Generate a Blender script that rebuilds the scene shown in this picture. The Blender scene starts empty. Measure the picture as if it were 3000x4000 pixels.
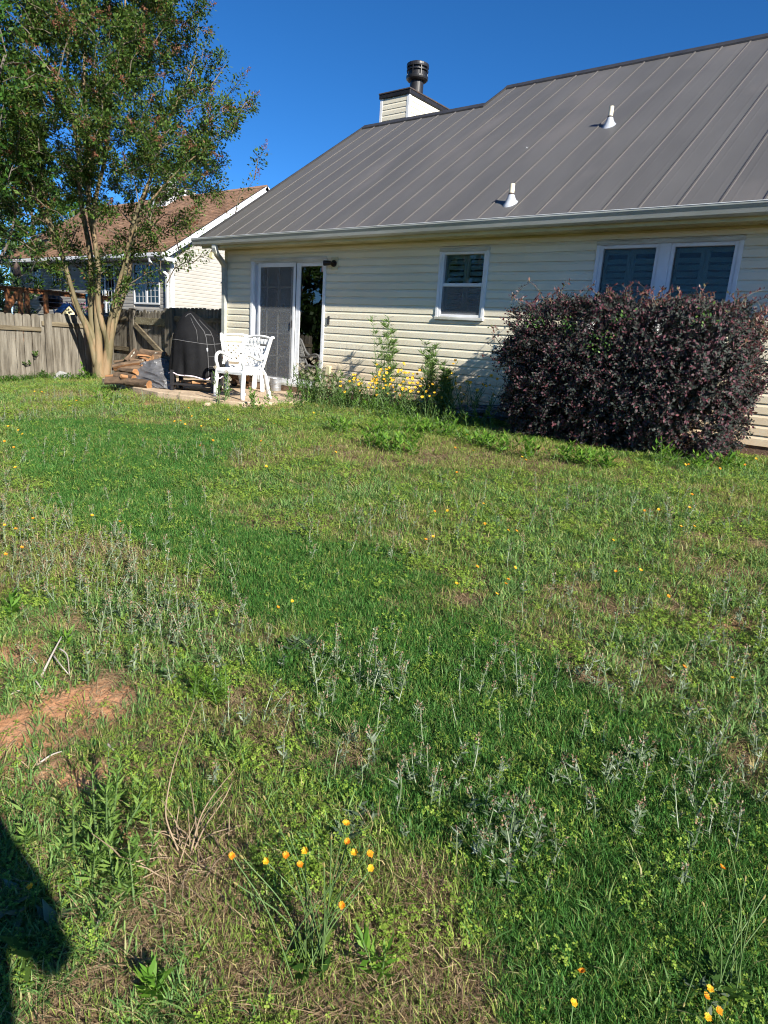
import bpy, math, random
import numpy as np
from mathutils import Vector, Matrix, Euler
random.seed(7)
rng = np.random.default_rng(11)
R = math.radians
S = bpy.context.scene
COL = S.collection

# ------------------------------------------------------------------ camera, sky, sun, exposure
CAM = np.array([10.4616, -8.1736, 0.99988])
YAW, PITCH, ROLL, FPX = -0.662975, 0.250701, 0.067679, 2589.29      # focal length in pixels of a 3000 x 4000 picture
cf = np.array([math.sin(YAW)*math.cos(PITCH), math.cos(YAW)*math.cos(PITCH), -math.sin(PITCH)])
cr0 = np.array([math.cos(YAW), -math.sin(YAW), 0.0]); cu0 = np.cross(cr0, cf)
cr = math.cos(ROLL)*cr0 + math.sin(ROLL)*cu0; cu = -math.sin(ROLL)*cr0 + math.cos(ROLL)*cu0
cam = bpy.data.cameras.new('camera'); camo = bpy.data.objects.new('camera', cam); COL.objects.link(camo)
cam.sensor_fit = 'VERTICAL'; cam.sensor_height = 36; cam.lens = FPX/4000*36
cam.clip_start = 0.05; cam.clip_end = 3000
M4 = Matrix(((cr[0], cu[0], -cf[0], CAM[0]), (cr[1], cu[1], -cf[1], CAM[1]), (cr[2], cu[2], -cf[2], CAM[2]), (0, 0, 0, 1)))
camo.matrix_world = M4
S.camera = camo

SUN_TO = Vector((3.3, -1.0, 2.0)).normalized()                       # towards the sun
w = bpy.data.worlds.new('World'); S.world = w; w.use_nodes = True
nt = w.node_tree; nt.nodes.clear()
sky = nt.nodes.new('ShaderNodeTexSky'); sky.sky_type = 'NISHITA'; sky.sun_disc = False
sky.sun_elevation = math.asin(SUN_TO.z)
sky.sun_rotation = math.atan2(SUN_TO.x, SUN_TO.y)
sky.air_density = 1.0; sky.dust_density = 0.0; sky.ozone_density = 6.0; sky.altitude = 4500
bg = nt.nodes.new('ShaderNodeBackground'); bg.inputs['Strength'].default_value = 0.08
wo = nt.nodes.new('ShaderNodeOutputWorld')
hsv = nt.nodes.new('ShaderNodeHueSaturation'); hsv.inputs['Saturation'].default_value = 1.17
nt.links.new(sky.outputs['Color'], hsv.inputs['Color']); nt.links.new(hsv.outputs['Color'], bg.inputs['Color']); nt.links.new(bg.outputs['Background'], wo.inputs['Surface'])
sl = bpy.data.lights.new('sun', 'SUN'); sl.energy = 5.0; sl.angle = R(0.55); sl.color = (1.0, 0.95, 0.86)
so = bpy.data.objects.new('sun', sl); COL.objects.link(so)
so.rotation_euler = SUN_TO.to_track_quat('Z', 'Y').to_euler()
so.location = (20, -8, 14)
S.view_settings.view_transform = 'Standard'; S.view_settings.look = 'None'
S.view_settings.exposure = 1.1; S.view_settings.gamma = 1.0; S.view_settings.use_curve_mapping = False
S.render.engine = 'CYCLES'
S.cycles.use_denoising = True; S.cycles.denoiser = 'OPENIMAGEDENOISE'; S.cycles.denoising_prefilter = 'FAST'; S.cycles.denoising_input_passes = 'RGB_ALBEDO_NORMAL'
S.cycles.filter_width = 1.1
S.cycles.max_bounces = 4; S.cycles.diffuse_bounces = 2; S.cycles.glossy_bounces = 2
S.cycles.transmission_bounces = 3; S.cycles.transparent_max_bounces = 12
S.cycles.sample_clamp_indirect = 6.0
S.cycles.use_adaptive_sampling = True; S.cycles.adaptive_threshold = 0.02; S.cycles.adaptive_min_samples = 16
S.cycles.caustics_reflective = False; S.cycles.caustics_refractive = False

# ------------------------------------------------------------------ helpers
def ray(x, y): return cf + cr*(x-1500)/FPX - cu*(y-2000)/FPX
def onp(x, y, axis, v):
    d = ray(x, y); t = (v-CAM[axis])/d[axis]; return CAM + t*d
def atd(x, y, depth): return CAM + depth*ray(x, y)
def sp(a, k=2.2): return np.logaddexp(0, np.asarray(a, float)*k)/k
_wk = rng.uniform(0, 6.28, 12)
def gz(x, y):
    x = np.asarray(x, float); y = np.asarray(y, float)
    z = 0.03 - 0.088*sp(-y-1.7) - 0.05*sp(0.6-x)
    z = z + 0.010*np.sin(1.7*x+_wk[0])*np.cos(1.9*y+_wk[1]) + 0.006*np.sin(4.1*x+_wk[2])*np.sin(3.7*y+_wk[3])
    return z
def G(x, y):
    """picture point -> the point of the lawn it shows"""
    d = ray(x, y); t = 1.0
    for _ in range(60):
        P = CAM + t*d; e = P[2]-float(gz(P[0], P[1]))
        t += e/max(0.05, -d[2]+0.02)*0.8
        t = min(max(t, .2), 200)
    return CAM + t*d
def new_mesh(name, V, F):
    me = bpy.data.meshes.new(name)
    me.from_pydata([tuple(map(float, v)) for v in V], [], F); me.update(); return me
def quick_mesh(name, V, F):
    """V (n,3) array, F (m,k) int array with constant k"""
    V = np.asarray(V, np.float32); F = np.asarray(F, np.int32)
    me = bpy.data.meshes.new(name); k = F.shape[1]
    me.vertices.add(len(V)); me.vertices.foreach_set('co', V.ravel())
    me.loops.add(F.size); me.loops.foreach_set('vertex_index', F.ravel())
    me.polygons.add(len(F)); me.polygons.foreach_set('loop_start', np.arange(0, F.size, k, dtype=np.int32))
    me.update(calc_edges=True); return me
def smooth(me, on=True):
    me.polygons.foreach_set('use_smooth', [on]*len(me.polygons))
def link(name, me, mat=None, parent=None, world=True):
    o = bpy.data.objects.new(name, me); COL.objects.link(o)
    if mat is not None and me is not None and not me.materials: me.materials.append(mat)
    if parent is not None:
        o.parent = parent
        if world and parent.parent is None and parent.type == 'EMPTY':
            o.matrix_parent_inverse = Matrix.Translation(-Vector(parent.location))
    return o
def tag(o, label=None, cat=None, group=None, kind=None):
    if label: o['label'] = label
    if cat: o['category'] = cat
    if group: o['group'] = group
    if kind: o['kind'] = kind
    return o
def empty(name, loc=(0, 0, 0), rz=0.0):
    o = bpy.data.objects.new(name, None); COL.objects.link(o)
    o.location = tuple(map(float, loc)); o.rotation_euler = (0, 0, rz); o.empty_display_size = .1
    return o
def group_part(name, parent):
    """an Empty standing for a part that is made of pieces"""
    o = bpy.data.objects.new(name, None); COL.objects.link(o); o.parent = parent
    if parent.parent is None: o.matrix_parent_inverse = Matrix.Translation(-Vector(parent.location))
    o.empty_display_size = .1
    return o
class MB:
    def __init__(s): s.V = []; s.F = []
    def add(s, V, F):
        b = len(s.V); s.V += [tuple(map(float, v)) for v in V]; s.F += [tuple(i+b for i in f) for f in F]; return s
    def box(s, x0, x1, y0, y1, z0, z1, c=0.0):
        if c <= 0:
            V = [(x, y, z) for z in (z0, z1) for y in (y0, y1) for x in (x0, x1)]
            return s.add(V, [(0, 2, 3, 1), (4, 5, 7, 6), (0, 1, 5, 4), (2, 6, 7, 3), (0, 4, 6, 2), (1, 3, 7, 5)])
        c = min(c, (x1-x0)*.45, (y1-y0)*.45, (z1-z0)*.45)
        V = []; idx = {}
        for i, (X, sx) in enumerate(((x0, 1), (x1, -1))):
            for j, (Y, sy) in enumerate(((y0, 1), (y1, -1))):
                for k, (Z, sz) in enumerate(((z0, 1), (z1, -1))):
                    for a in range(3):
                        p = [X+sx*c, Y+sy*c, Z+sz*c]; p[a] = (X, Y, Z)[a]
                        idx[(i, j, k, a)] = len(V); V.append(tuple(p))
        F = []
        I = lambda i, j, k, a: idx[(i, j, k, a)]
        for s_ in (0, 1):
            f = [I(s_, 0, 0, 0), I(s_, 0, 1, 0), I(s_, 1, 1, 0), I(s_, 1, 0, 0)]; F.append(tuple(f if s_ == 0 else f[::-1]))
            f = [I(0, s_, 0, 1), I(1, s_, 0, 1), I(1, s_, 1, 1), I(0, s_, 1, 1)]; F.append(tuple(f if s_ == 0 else f[::-1]))
            f = [I(0, 0, s_, 2), I(0, 1, s_, 2), I(1, 1, s_, 2), I(1, 0, s_, 2)]; F.append(tuple(f if s_ == 0 else f[::-1]))
        for a in (0, 1):
            for b in (0, 1):
                F.append((I(0, a, b, 1), I(0, a, b, 2), I(1, a, b, 2), I(1, a, b, 1)))
                F.append((I(a, 0, b, 0), I(a, 0, b, 2), I(a, 1, b, 2), I(a, 1, b, 0)))
                F.append((I(a, b, 0, 0), I(a, b, 0, 1), I(a, b, 1, 1), I(a, b, 1, 0)))
        for i in (0, 1):
            for j in (0, 1):
                for k in (0, 1): F.append((I(i, j, k, 0), I(i, j, k, 1), I(i, j, k, 2)))
        return s.add(V, F)
    def obox(s, c, ax, ay, az, h, ch=0.0):
        """oriented box: centre, three unit axes, half sizes"""
        t = MB().box(-h[0], h[0], -h[1], h[1], -h[2], h[2], ch)
        c = np.array(c, float); A = np.array([ax, ay, az], float)
        return s.add([c+np.array(v)@A for v in t.V], t.F)
    def tube(s, P, r, n=8, cap=True, squash=None):
        P = [np.array(p, float) for p in P]
        if np.isscalar(r): r = [r]*len(P)
        V = []; F = []; prev = None
        for i, p in enumerate(P):
            t = P[min(i+1, len(P)-1)]-P[max(i-1, 0)]; t = t/(np.linalg.norm(t)+1e-9)
            if prev is None:
                a = np.array([0, 0, 1.0]) if abs(t[2]) < .9 else np.array([1.0, 0, 0])
                u = np.cross(t, a)
            else: u = prev-t*np.dot(prev, t)
            u /= np.linalg.norm(u)+1e-9; v = np.cross(t, u); prev = u
            q = squash or (1, 1)
            for k in range(n):
                a = 2*math.pi*k/n; V.append(p+r[i]*(q[0]*math.cos(a)*u+q[1]*math.sin(a)*v))
        for i in range(len(P)-1):
            for k in range(n):
                k2 = (k+1) % n; F.append((i*n+k, i*n+k2, (i+1)*n+k2, (i+1)*n+k))
        if cap:
            F.append(tuple(range(n-1, -1, -1))); F.append(tuple((len(P)-1)*n+k for k in range(n)))
        return s.add(V, F)
    def lathe(s, prof, c=(0, 0, 0), n=24):
        V = []; F = []
        for (r, z) in prof:
            for k in range(n):
                a = 2*math.pi*k/n; V.append((c[0]+r*math.cos(a), c[1]+r*math.sin(a), c[2]+z))
        for i in range(len(prof)-1):
            for k in range(n):
                k2 = (k+1) % n; F.append((i*n+k, i*n+k2, (i+1)*n+k2, (i+1)*n+k))
        F.append(tuple(range(n-1, -1, -1))); F.append(tuple((len(prof)-1)*n+k for k in range(n)))
        return s.add(V, F)
    def extr(s, prof, a, b, axis='x'):
        """closed profile of (p, q) extruded from a to b; axis x: p=y q=z; axis y: p=x q=z; axis z: p=x q=y"""
        m = len(prof); f = {'x': lambda t, p, q: (t, p, q), 'y': lambda t, p, q: (p, t, q), 'z': lambda t, p, q: (p, q, t)}[axis]
        V = [f(a, p, q) for p, q in prof]+[f(b, p, q) for p, q in prof]
        F = [(i, (i+1) % m, m+(i+1) % m, m+i) for i in range(m)]
        F += [tuple(range(m-1, -1, -1)), tuple(range(m, 2*m))]
        return s.add(V, F)
    def build(s, name, mat, parent=None, world=True, sm=False, fix=True):
        me = new_mesh(name, s.V, s.F)
        if fix:
            import bmesh
            bm = bmesh.new(); bm.from_mesh(me); bmesh.ops.recalc_face_normals(bm, faces=bm.faces); bm.to_mesh(me); bm.free()
        if sm: smooth(me)
        return link(name, me, mat, parent, world)

# ------------------------------------------------------------------ materials
def srgb(r, g, b):
    f = lambda c: (c/255/12.92) if c/255 <= .04045 else ((c/255+.055)/1.055)**2.4
    return (f(r), f(g), f(b))
def mul(c, k): return tuple(min(1, a*k) for a in c)
MATS = {}
def mat(name, c, rough=.6, c2=None, scale=6.0, detail=5, stretch=(1, 1, 1), bump=0.0, bscale=30.0, bstretch=None, spec=.4, metal=0.0,
        rnd=0.0, island=0.0, c3=None, s3=1.5, th3=(.52, .62), transl=0.0, coord='Object', coat=0.0, sheen=0.0, lo=.35, hi=.65, rvar=0.0):
    m = bpy.data.materials.new(name); m.use_nodes = True; n = m.node_tree; N = n.nodes; L = n.links
    b = N['Principled BSDF']; out = N['Material Output']
    tc = N.new('ShaderNodeTexCoord')
    def mapped(st, key=coord):
        mp = N.new('ShaderNodeMapping'); mp.inputs['Scale'].default_value = st
        L.new(tc.outputs[key], mp.inputs['Vector']); return mp.outputs['Vector']
    def noise(sc, vec, det=detail):
        t = N.new('ShaderNodeTexNoise'); t.inputs['Scale'].default_value = sc; t.inputs['Detail'].default_value = det
        t.inputs['Roughness'].default_value = .6; L.new(vec, t.inputs['Vector']); return t.outputs['Fac']
    def mr(v, a, bb, c_=0.0, d=1.0):
        t = N.new('ShaderNodeMapRange'); t.inputs[1].default_value = a; t.inputs[2].default_value = bb
        t.inputs[3].default_value = c_; t.inputs[4].default_value = d; L.new(v, t.inputs[0]); return t.outputs[0]
    def mix(f, A, B):
        t = N.new('ShaderNodeMix'); t.data_type = 'RGBA'
        if isinstance(f, (int, float)): t.inputs[0].default_value = f
        else: L.new(f, t.inputs[0])
        for k, v in ((6, A), (7, B)):
            if isinstance(v, tuple): t.inputs[k].default_value = (*v[:3], 1)
            else: L.new(v, t.inputs[k])
        return t.outputs[2]
    col = tuple(c)
    if c2 is not None:
        f = mr(noise(scale, mapped(stretch)), lo, hi); col = mix(f, tuple(c), tuple(c2))
        if rvar:
            L.new(mr(f, 0, 1, rough-rvar, rough+rvar), b.inputs['Roughness'])
    if c3 is not None:
        f = mr(noise(s3, mapped(stretch)), *th3); col = mix(f, col, tuple(c3))
    if rnd or island:
        if rnd: v = N.new('ShaderNodeObjectInfo').outputs['Random']; k = rnd
        else: v = N.new('ShaderNodeNewGeometry').outputs['Random Per Island']; k = island
        h = N.new('ShaderNodeHueSaturation'); L.new(mr(v, 0, 1, 1-k, 1+k), h.inputs['Value'])
        if isinstance(col, tuple): h.inputs['Color'].default_value = (*col, 1)
        else: L.new(col, h.inputs['Color'])
        col = h.outputs['Color']
    if isinstance(col, tuple): b.inputs['Base Color'].default_value = (*col, 1)
    else: L.new(col, b.inputs['Base Color'])
    if not rvar: b.inputs['Roughness'].default_value = rough
    b.inputs['Specular IOR Level'].default_value = spec; b.inputs['Metallic'].default_value = metal
    if coat: b.inputs['Coat Weight'].default_value = coat; b.inputs['Coat Roughness'].default_value = .25
    if sheen: b.inputs['Sheen Weight'].default_value = sheen
    if bump:
        bn = N.new('ShaderNodeBump'); bn.inputs['Strength'].default_value = bump; bn.inputs['Distance'].default_value = .02
        L.new(noise(bscale, mapped(bstretch or stretch)), bn.inputs['Height']); L.new(bn.outputs['Normal'], b.inputs['Normal'])
    if transl:
        tr = N.new('ShaderNodeBsdfTranslucent')
        if isinstance(col, tuple): tr.inputs['Color'].default_value = (*mul(col, 1.3), 1)
        else:
            h = N.new('ShaderNodeHueSaturation'); h.inputs['Value'].default_value = 1.4; h.inputs['Saturation'].default_value = 1.1
            L.new(col, h.inputs['Color']); L.new(h.outputs['Color'], tr.inputs['Color'])
        mx = N.new('ShaderNodeMixShader'); mx.inputs[0].default_value = transl
        L.new(b.outputs[0], mx.inputs[1]); L.new(tr.outputs[0], mx.inputs[2]); L.new(mx.outputs[0], out.inputs['Surface'])
    MATS[name] = m; return m
def leafmat(name, cols, rough=.45, transl=.3, spec=.35, inst=False):
    """colour ramp over a random number per leaf (or per instance)"""
    m = bpy.data.materials.new(name); m.use_nodes = True; n = m.node_tree; N = n.nodes; L = n.links
    b = N['Principled BSDF']; out = N['Material Output']
    v = N.new('ShaderNodeNewGeometry').outputs['Random Per Island']
    if inst:
        oi = N.new('ShaderNodeObjectInfo').outputs['Random']
        ad = N.new('ShaderNodeMath'); ad.operation = 'ADD'; L.new(v, ad.inputs[0]); L.new(oi, ad.inputs[1])
        fr = N.new('ShaderNodeMath'); fr.operation = 'FRACT'; L.new(ad.outputs[0], fr.inputs[0]); v = fr.outputs[0]
    rp = N.new('ShaderNodeValToRGB'); L.new(v, rp.inputs[0])
    e = rp.color_ramp.elements
    while len(e) < len(cols): e.new(.5)
    for i, (p, c) in enumerate(cols): e[i].position = p; e[i].color = (*c, 1)
    L.new(rp.outputs[0], b.inputs['Base Color']); b.inputs['Roughness'].default_value = rough
    b.inputs['Specular IOR Level'].default_value = spec
    if transl:
        tr = N.new('ShaderNodeBsdfTranslucent'); h = N.new('ShaderNodeHueSaturation'); h.inputs['Value'].default_value = 1.6; h.inputs['Hue'].default_value = .49
        L.new(rp.outputs[0], h.inputs['Color']); L.new(h.outputs[0], tr.inputs['Color'])
        mx = N.new('ShaderNodeMixShader'); mx.inputs[0].default_value = transl
        L.new(b.outputs[0], mx.inputs[1]); L.new(tr.outputs[0], mx.inputs[2]); L.new(mx.outputs[0], out.inputs['Surface'])
    MATS[name] = m; return m
def glassmat(name, ior=1.7, tint=(.75, .82, .8)):
    m = bpy.data.materials.new(name); m.use_nodes = True; n = m.node_tree; N = n.nodes; L = n.links
    N.remove(N['Principled BSDF']); out = N['Material Output']
    t = N.new('ShaderNodeBsdfTransparent'); t.inputs['Color'].default_value = (*tint, 1)
    g = N.new('ShaderNodeBsdfGlossy'); g.inputs['Roughness'].default_value = .01; g.inputs['Color'].default_value = (1, 1, 1, 1)
    fr = N.new('ShaderNodeFresnel'); fr.inputs['IOR'].default_value = ior
    mx = N.new('ShaderNodeMixShader'); L.new(fr.outputs[0], mx.inputs[0]); L.new(t.outputs[0], mx.inputs[1]); L.new(g.outputs[0], mx.inputs[2])
    L.new(mx.outputs[0], out.inputs['Surface']); MATS[name] = m; return m
def screenmat(name, c, alpha):
    m = bpy.data.materials.new(name); m.use_nodes = True; n = m.node_tree; N = n.nodes; L = n.links
    b = N['Principled BSDF']; out = N['Material Output']; b.inputs['Base Color'].default_value = (*c, 1); b.inputs['Roughness'].default_value = .7
    t = N.new('ShaderNodeBsdfTransparent'); mx = N.new('ShaderNodeMixShader'); mx.inputs[0].default_value = alpha
    L.new(t.outputs[0], mx.inputs[1]); L.new(b.outputs[0], mx.inputs[2]); L.new(mx.outputs[0], out.inputs['Surface'])
    MATS[name] = m; return m

m_siding = mat('siding_vinyl', srgb(227, 219, 196), .48, c2=srgb(219, 210, 185), scale=1.3, stretch=(.5, 1, 3), bump=.06, bscale=60, bstretch=(.25, 1, 3), rnd=.03, c3=srgb(204, 196, 168), s3=1.1, th3=(.58, .8))
def splash(m, z0, z1, c, k):
    """red-clay splash staining the lowest courses"""
    n = m.node_tree; N = n.nodes; L = n.links; b = N['Principled BSDF']; src = b.inputs['Base Color'].links[0].from_socket
    tc = N.new('ShaderNodeTexCoord'); sx = N.new('ShaderNodeSeparateXYZ'); L.new(tc.outputs['Object'], sx.inputs[0])
    mr = N.new('ShaderNodeMapRange'); mr.inputs[1].default_value = z1; mr.inputs[2].default_value = z0; mr.inputs[3].default_value = 0; mr.inputs[4].default_value = k; L.new(sx.outputs['Z'], mr.inputs[0])
    t = N.new('ShaderNodeTexNoise'); t.inputs['Scale'].default_value = 3; t.inputs['Detail'].default_value = 6; L.new(tc.outputs['Object'], t.inputs['Vector'])
    mu = N.new('ShaderNodeMath'); mu.operation = 'MULTIPLY'; L.new(mr.outputs[0], mu.inputs[0]); L.new(t.outputs['Fac'], mu.inputs[1])
    mx = N.new('ShaderNodeMix'); mx.data_type = 'RGBA'; L.new(mu.outputs[0], mx.inputs[0]); L.new(src, mx.inputs[6]); mx.inputs[7].default_value = (*c, 1); L.new(mx.outputs[2], b.inputs['Base Color'])
splash(m_siding, .12, .85, srgb(196, 142, 84), 1.0)
m_cream = mat('cream_trim', srgb(214, 205, 172), .5, c2=srgb(190, 180, 140), scale=2.2)
m_white = mat('white_trim', srgb(228, 230, 232), .42, c2=srgb(212, 214, 214), scale=3)
m_whitew = mat('white_weathered', srgb(205, 205, 200), .5, c2=srgb(165, 165, 152), scale=5, stretch=(.4, 1, 2))
m_gutter = mat('gutter_aluminium', srgb(176, 178, 172), .42, c2=srgb(142, 146, 138), scale=3, stretch=(.2, 1, 1.5))
m_fascia = mat('fascia_tan', srgb(200, 192, 150), .55, c2=srgb(180, 172, 128), scale=2)
m_roof = mat('roof_metal', (.106, .101, .096), .5, c2=(.088, .084, .080), scale=1.4, stretch=(1.2, .35, .35), bump=.04, bscale=9, bstretch=(3, .3, .3), rnd=.05, spec=.45,
             c3=(.125, .115, .108), s3=.8, th3=(.55, .7))
m_rib = mat('roof_rib', (.092, .084, .078), .55, c2=(.080, .074, .069), scale=3)
m_roofdark = mat('roof_trim_dark', (.030, .029, .029), .45, c2=(.045, .042, .04), scale=4)
m_rust = mat('rusty_dark_metal', (.055, .045, .04), .6, c2=(.13, .065, .035), scale=7, lo=.5, hi=.72)
m_black = mat('black_metal', (.012, .012, .013), .42, c2=(.022, .02, .02), scale=6)
m_pvc = mat('pvc_pipe', srgb(226, 218, 196), .5, c2=srgb(206, 194, 165), scale=12)
m_lead = mat('pipe_boot', srgb(186, 192, 200), .5, c2=srgb(150, 155, 162), scale=10)
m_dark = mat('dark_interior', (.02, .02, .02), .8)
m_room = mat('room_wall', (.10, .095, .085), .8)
m_bronze = mat('bronze_lamp', (.018, .012, .009), .4)
m_shutter = mat('shutter_paint', (.42, .48, .45), .5)
m_glass = glassmat('window_glass', 1.45)
m_doorglass = glassmat('door_glass', 2.1, (.5, .55, .54))
m_screen = screenmat('insect_screen', (.17, .18, .19), .42)
m_concrete = mat('concrete', srgb(198, 176, 148), .85, c2=srgb(165, 145, 120), scale=5, detail=8, bump=.25, bscale=60, c3=srgb(150, 118, 90), s3=2.0, th3=(.55, .75))
m_block = mat('foundation_block', srgb(120, 100, 82), .9, c2=srgb(92, 72, 56), scale=12, bump=.4, bscale=50)

# ------------------------------------------------------------------ ground
def axis_pts():
    xs = np.concatenate([np.array([-700, -300, -150, -80, -50, -35, -25, -18, -14]), np.arange(-11, 14.01, .09), np.array([15, 16.5, 19, 24, 32, 45, 70, 130, 300, 700])])
    ys = np.concatenate([np.array([-700, -300, -130, -70, -40, -25, -17, -13]), np.arange(-11, 1.0, .09), np.array([1.5, 2.5, 4, 6, 9, 13, 20, 30, 50, 90, 160, 320, 700])])
    return xs, ys
xs, ys = axis_pts()
GX, GY = np.meshgrid(xs, ys)
GZ = gz(np.clip(GX, -14, 30), np.clip(GY, -22, 30))
gv = np.stack([GX, GY, GZ], -1).reshape(-1, 3)
nx, ny = len(xs), len(ys)
ii = (np.arange(ny-1)[:, None]*nx+np.arange(nx-1)[None, :]).ravel()
gf = np.stack([ii, ii+1, ii+nx+1, ii+nx], -1)
gme = quick_mesh('ground', gv, gf); smooth(gme)
def _hash(i, j, s):
    v = np.sin(i*127.1+j*311.7+s*74.7)*43758.5453; return v-np.floor(v)
def vnoise(x, y, s=0):
    i = np.floor(x); j = np.floor(y); f = x-i; g = y-j; f = f*f*(3-2*f); g = g*g*(3-2*g)
    return (_hash(i, j, s)*(1-f)+_hash(i+1, j, s)*f)*(1-g)+(_hash(i, j+1, s)*(1-f)+_hash(i+1, j+1, s)*f)*g
def fbm(x, y, sc=1.0, s=0, o=4):
    x = np.asarray(x, float)*sc; y = np.asarray(y, float)*sc; a = .5; t = 0; n = 0
    for k in range(o):
        t = t+a*vnoise(x*2**k, y*2**k, s+k); n += a; a *= .55
    return t/n
def blobs(X, Y, lst):
    """soft spots: (picture x, y, radius across, radius along the view, weight)"""
    t = np.zeros_like(np.asarray(X, float))
    for (sx, sy, ra, rb, wt) in lst:
        P = G(sx, sy); dx = X-P[0]; dy = Y-P[1]
        a = (dx*cr0[0]+dy*cr0[1])/ra; b = (-dx*cr0[1]+dy*cr0[0])/rb
        t = np.maximum(t, wt*np.exp(-(a*a+b*b)))
    return t
def in_poly(X, Y, pts):
    P = [G(*p)[:2] for p in pts]; X = np.asarray(X, float); r = np.zeros(X.shape, bool)
    for i in range(len(P)):
        x0, y0 = P[i]; x1, y1 = P[i-1]
        c = ((y0 > Y) != (y1 > Y)) & (X < (x1-x0)*(Y-y0)/(y1-y0+1e-12)+x0); r ^= c
    return r
SOIL = [(60, 2575, .19, .15, 1), (345, 2735, .20, .16, 1), (60, 2880, .18, .16, 1), (250, 3030, .20, .14, 1), (480, 3230, .10, .08, .9), (120, 3090, .10, .08, .8), (560, 2960, .07, .06, .75), (820, 2950, .07, .06, .7), (170, 2640, .09, .06, .7), (30, 2720, .08, .06, .8), (330, 2860, .08, .06, .7), (60, 3180, .08, .06, .7),
        (1080, 1592, .7, .25, .9), (1330, 1640, .5, .25, .75), (2800, 1775, 1.2, .35, 1), (2350, 1790, .9, .3, .5), (2100, 1750, .9, .3, .5), (560, 1580, .4, .22, .8), (1800, 2030, .5, .3, .42),
        (2640, 2170, .35, .25, .46), (2700, 2330, .3, .2, .46), (2900, 2950, .14, .1, .5), (2900, 2500, .25, .2, .45)]
STRAW = [(1000, 3950, .35, .10, .7), (1500, 3950, .3, .10, .7), (2450, 2350, .5, .35, .6), (2900, 2150, .5, .4, .6), (1750, 2350, .4, .25, .5), (1680, 3500, .24, .14, .9), (1780, 3850, .24, .13, .9), (1200, 3900, .2, .10, .7), (800, 3350, .24, .2, 1), (420, 3930, .2, .12, .95), (650, 3620, .2, .14, .8), (1300, 2980, .2, .18, .7), (2800, 2250, .5, .5, .6), (2550, 2650, .5, .3, .55),
         (1050, 2500, .3, .2, .6), (250, 2450, .3, .2, .7), (2950, 3000, .2, .14, .7), (900, 3750, .2, .1, .6), (1500, 3650, .18, .1, .6)]
LUSH = [(60, 1800), (60, 1640), (500, 1640), (1000, 1690), (900, 1800), (820, 1900), (1100, 2060), (1500, 2200), (1760, 2440), (2100, 2620), (2500, 2760), (3300, 3050), (3600, 4300), (2150, 4300), (2060, 3800), (1980, 3300), (1700, 3050), (1380, 2960), (1250, 2700), (1000, 2560), (860, 2350), (700, 2150), (420, 2050), (120, 1950)]
def masks(X, Y):
    n1 = fbm(X, Y, 3.1, 3); n2 = fbm(X, Y, 7.7, 9); n3 = fbm(X, Y, 1.3, 21)
    wx = X+.35*(fbm(X, Y, 2.2, 31)-.5); wy = Y+.35*(fbm(X, Y, 2.2, 41)-.5)
    n4 = fbm(X, Y, 15, 71)
    soil = np.clip((blobs(wx, wy, SOIL)-.36-.75*(n2-.5)-.6*(n4-.5)-.25*(n1-.5))*3.6, 0, 1)
    straw = np.clip((blobs(wx, wy, STRAW)-.25-.7*(n2-.5))*2.2, 0, 1)
    wx = X+1.0*(fbm(X, Y, 1.2, 51)-.5); wy = Y+1.0*(fbm(X, Y, 1.2, 61)-.5)
    lush = in_poly(wx, wy, LUSH).astype(float)
    return soil, straw, lush, n1, n2, n3
near = (np.abs(gv[:, 0]) < 14.1) & (gv[:, 1] > -11.1) & (gv[:, 1] < 1)
soil = np.zeros(len(gv)); straw = np.zeros(len(gv)); lush = np.zeros(len(gv))
a_, b_, c_, n1_, n2_, n3_ = masks(gv[near, 0], gv[near, 1]); soil[near] = a_; straw[near] = b_; lush[near] = c_
zz = gv[:, 2].copy(); zz[near] += .02*(n2_-.5)-.012*a_
gv2 = gv.copy(); gv2[:, 2] = zz; gme.vertices.foreach_set('co', gv2.astype(np.float32).ravel())
for nm, arr in (('soil', soil), ('straw', straw), ('lush', lush)):
    at_ = gme.attributes.new(nm, 'FLOAT', 'POINT'); at_.data.foreach_set('value', arr.astype(np.float32))
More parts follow.
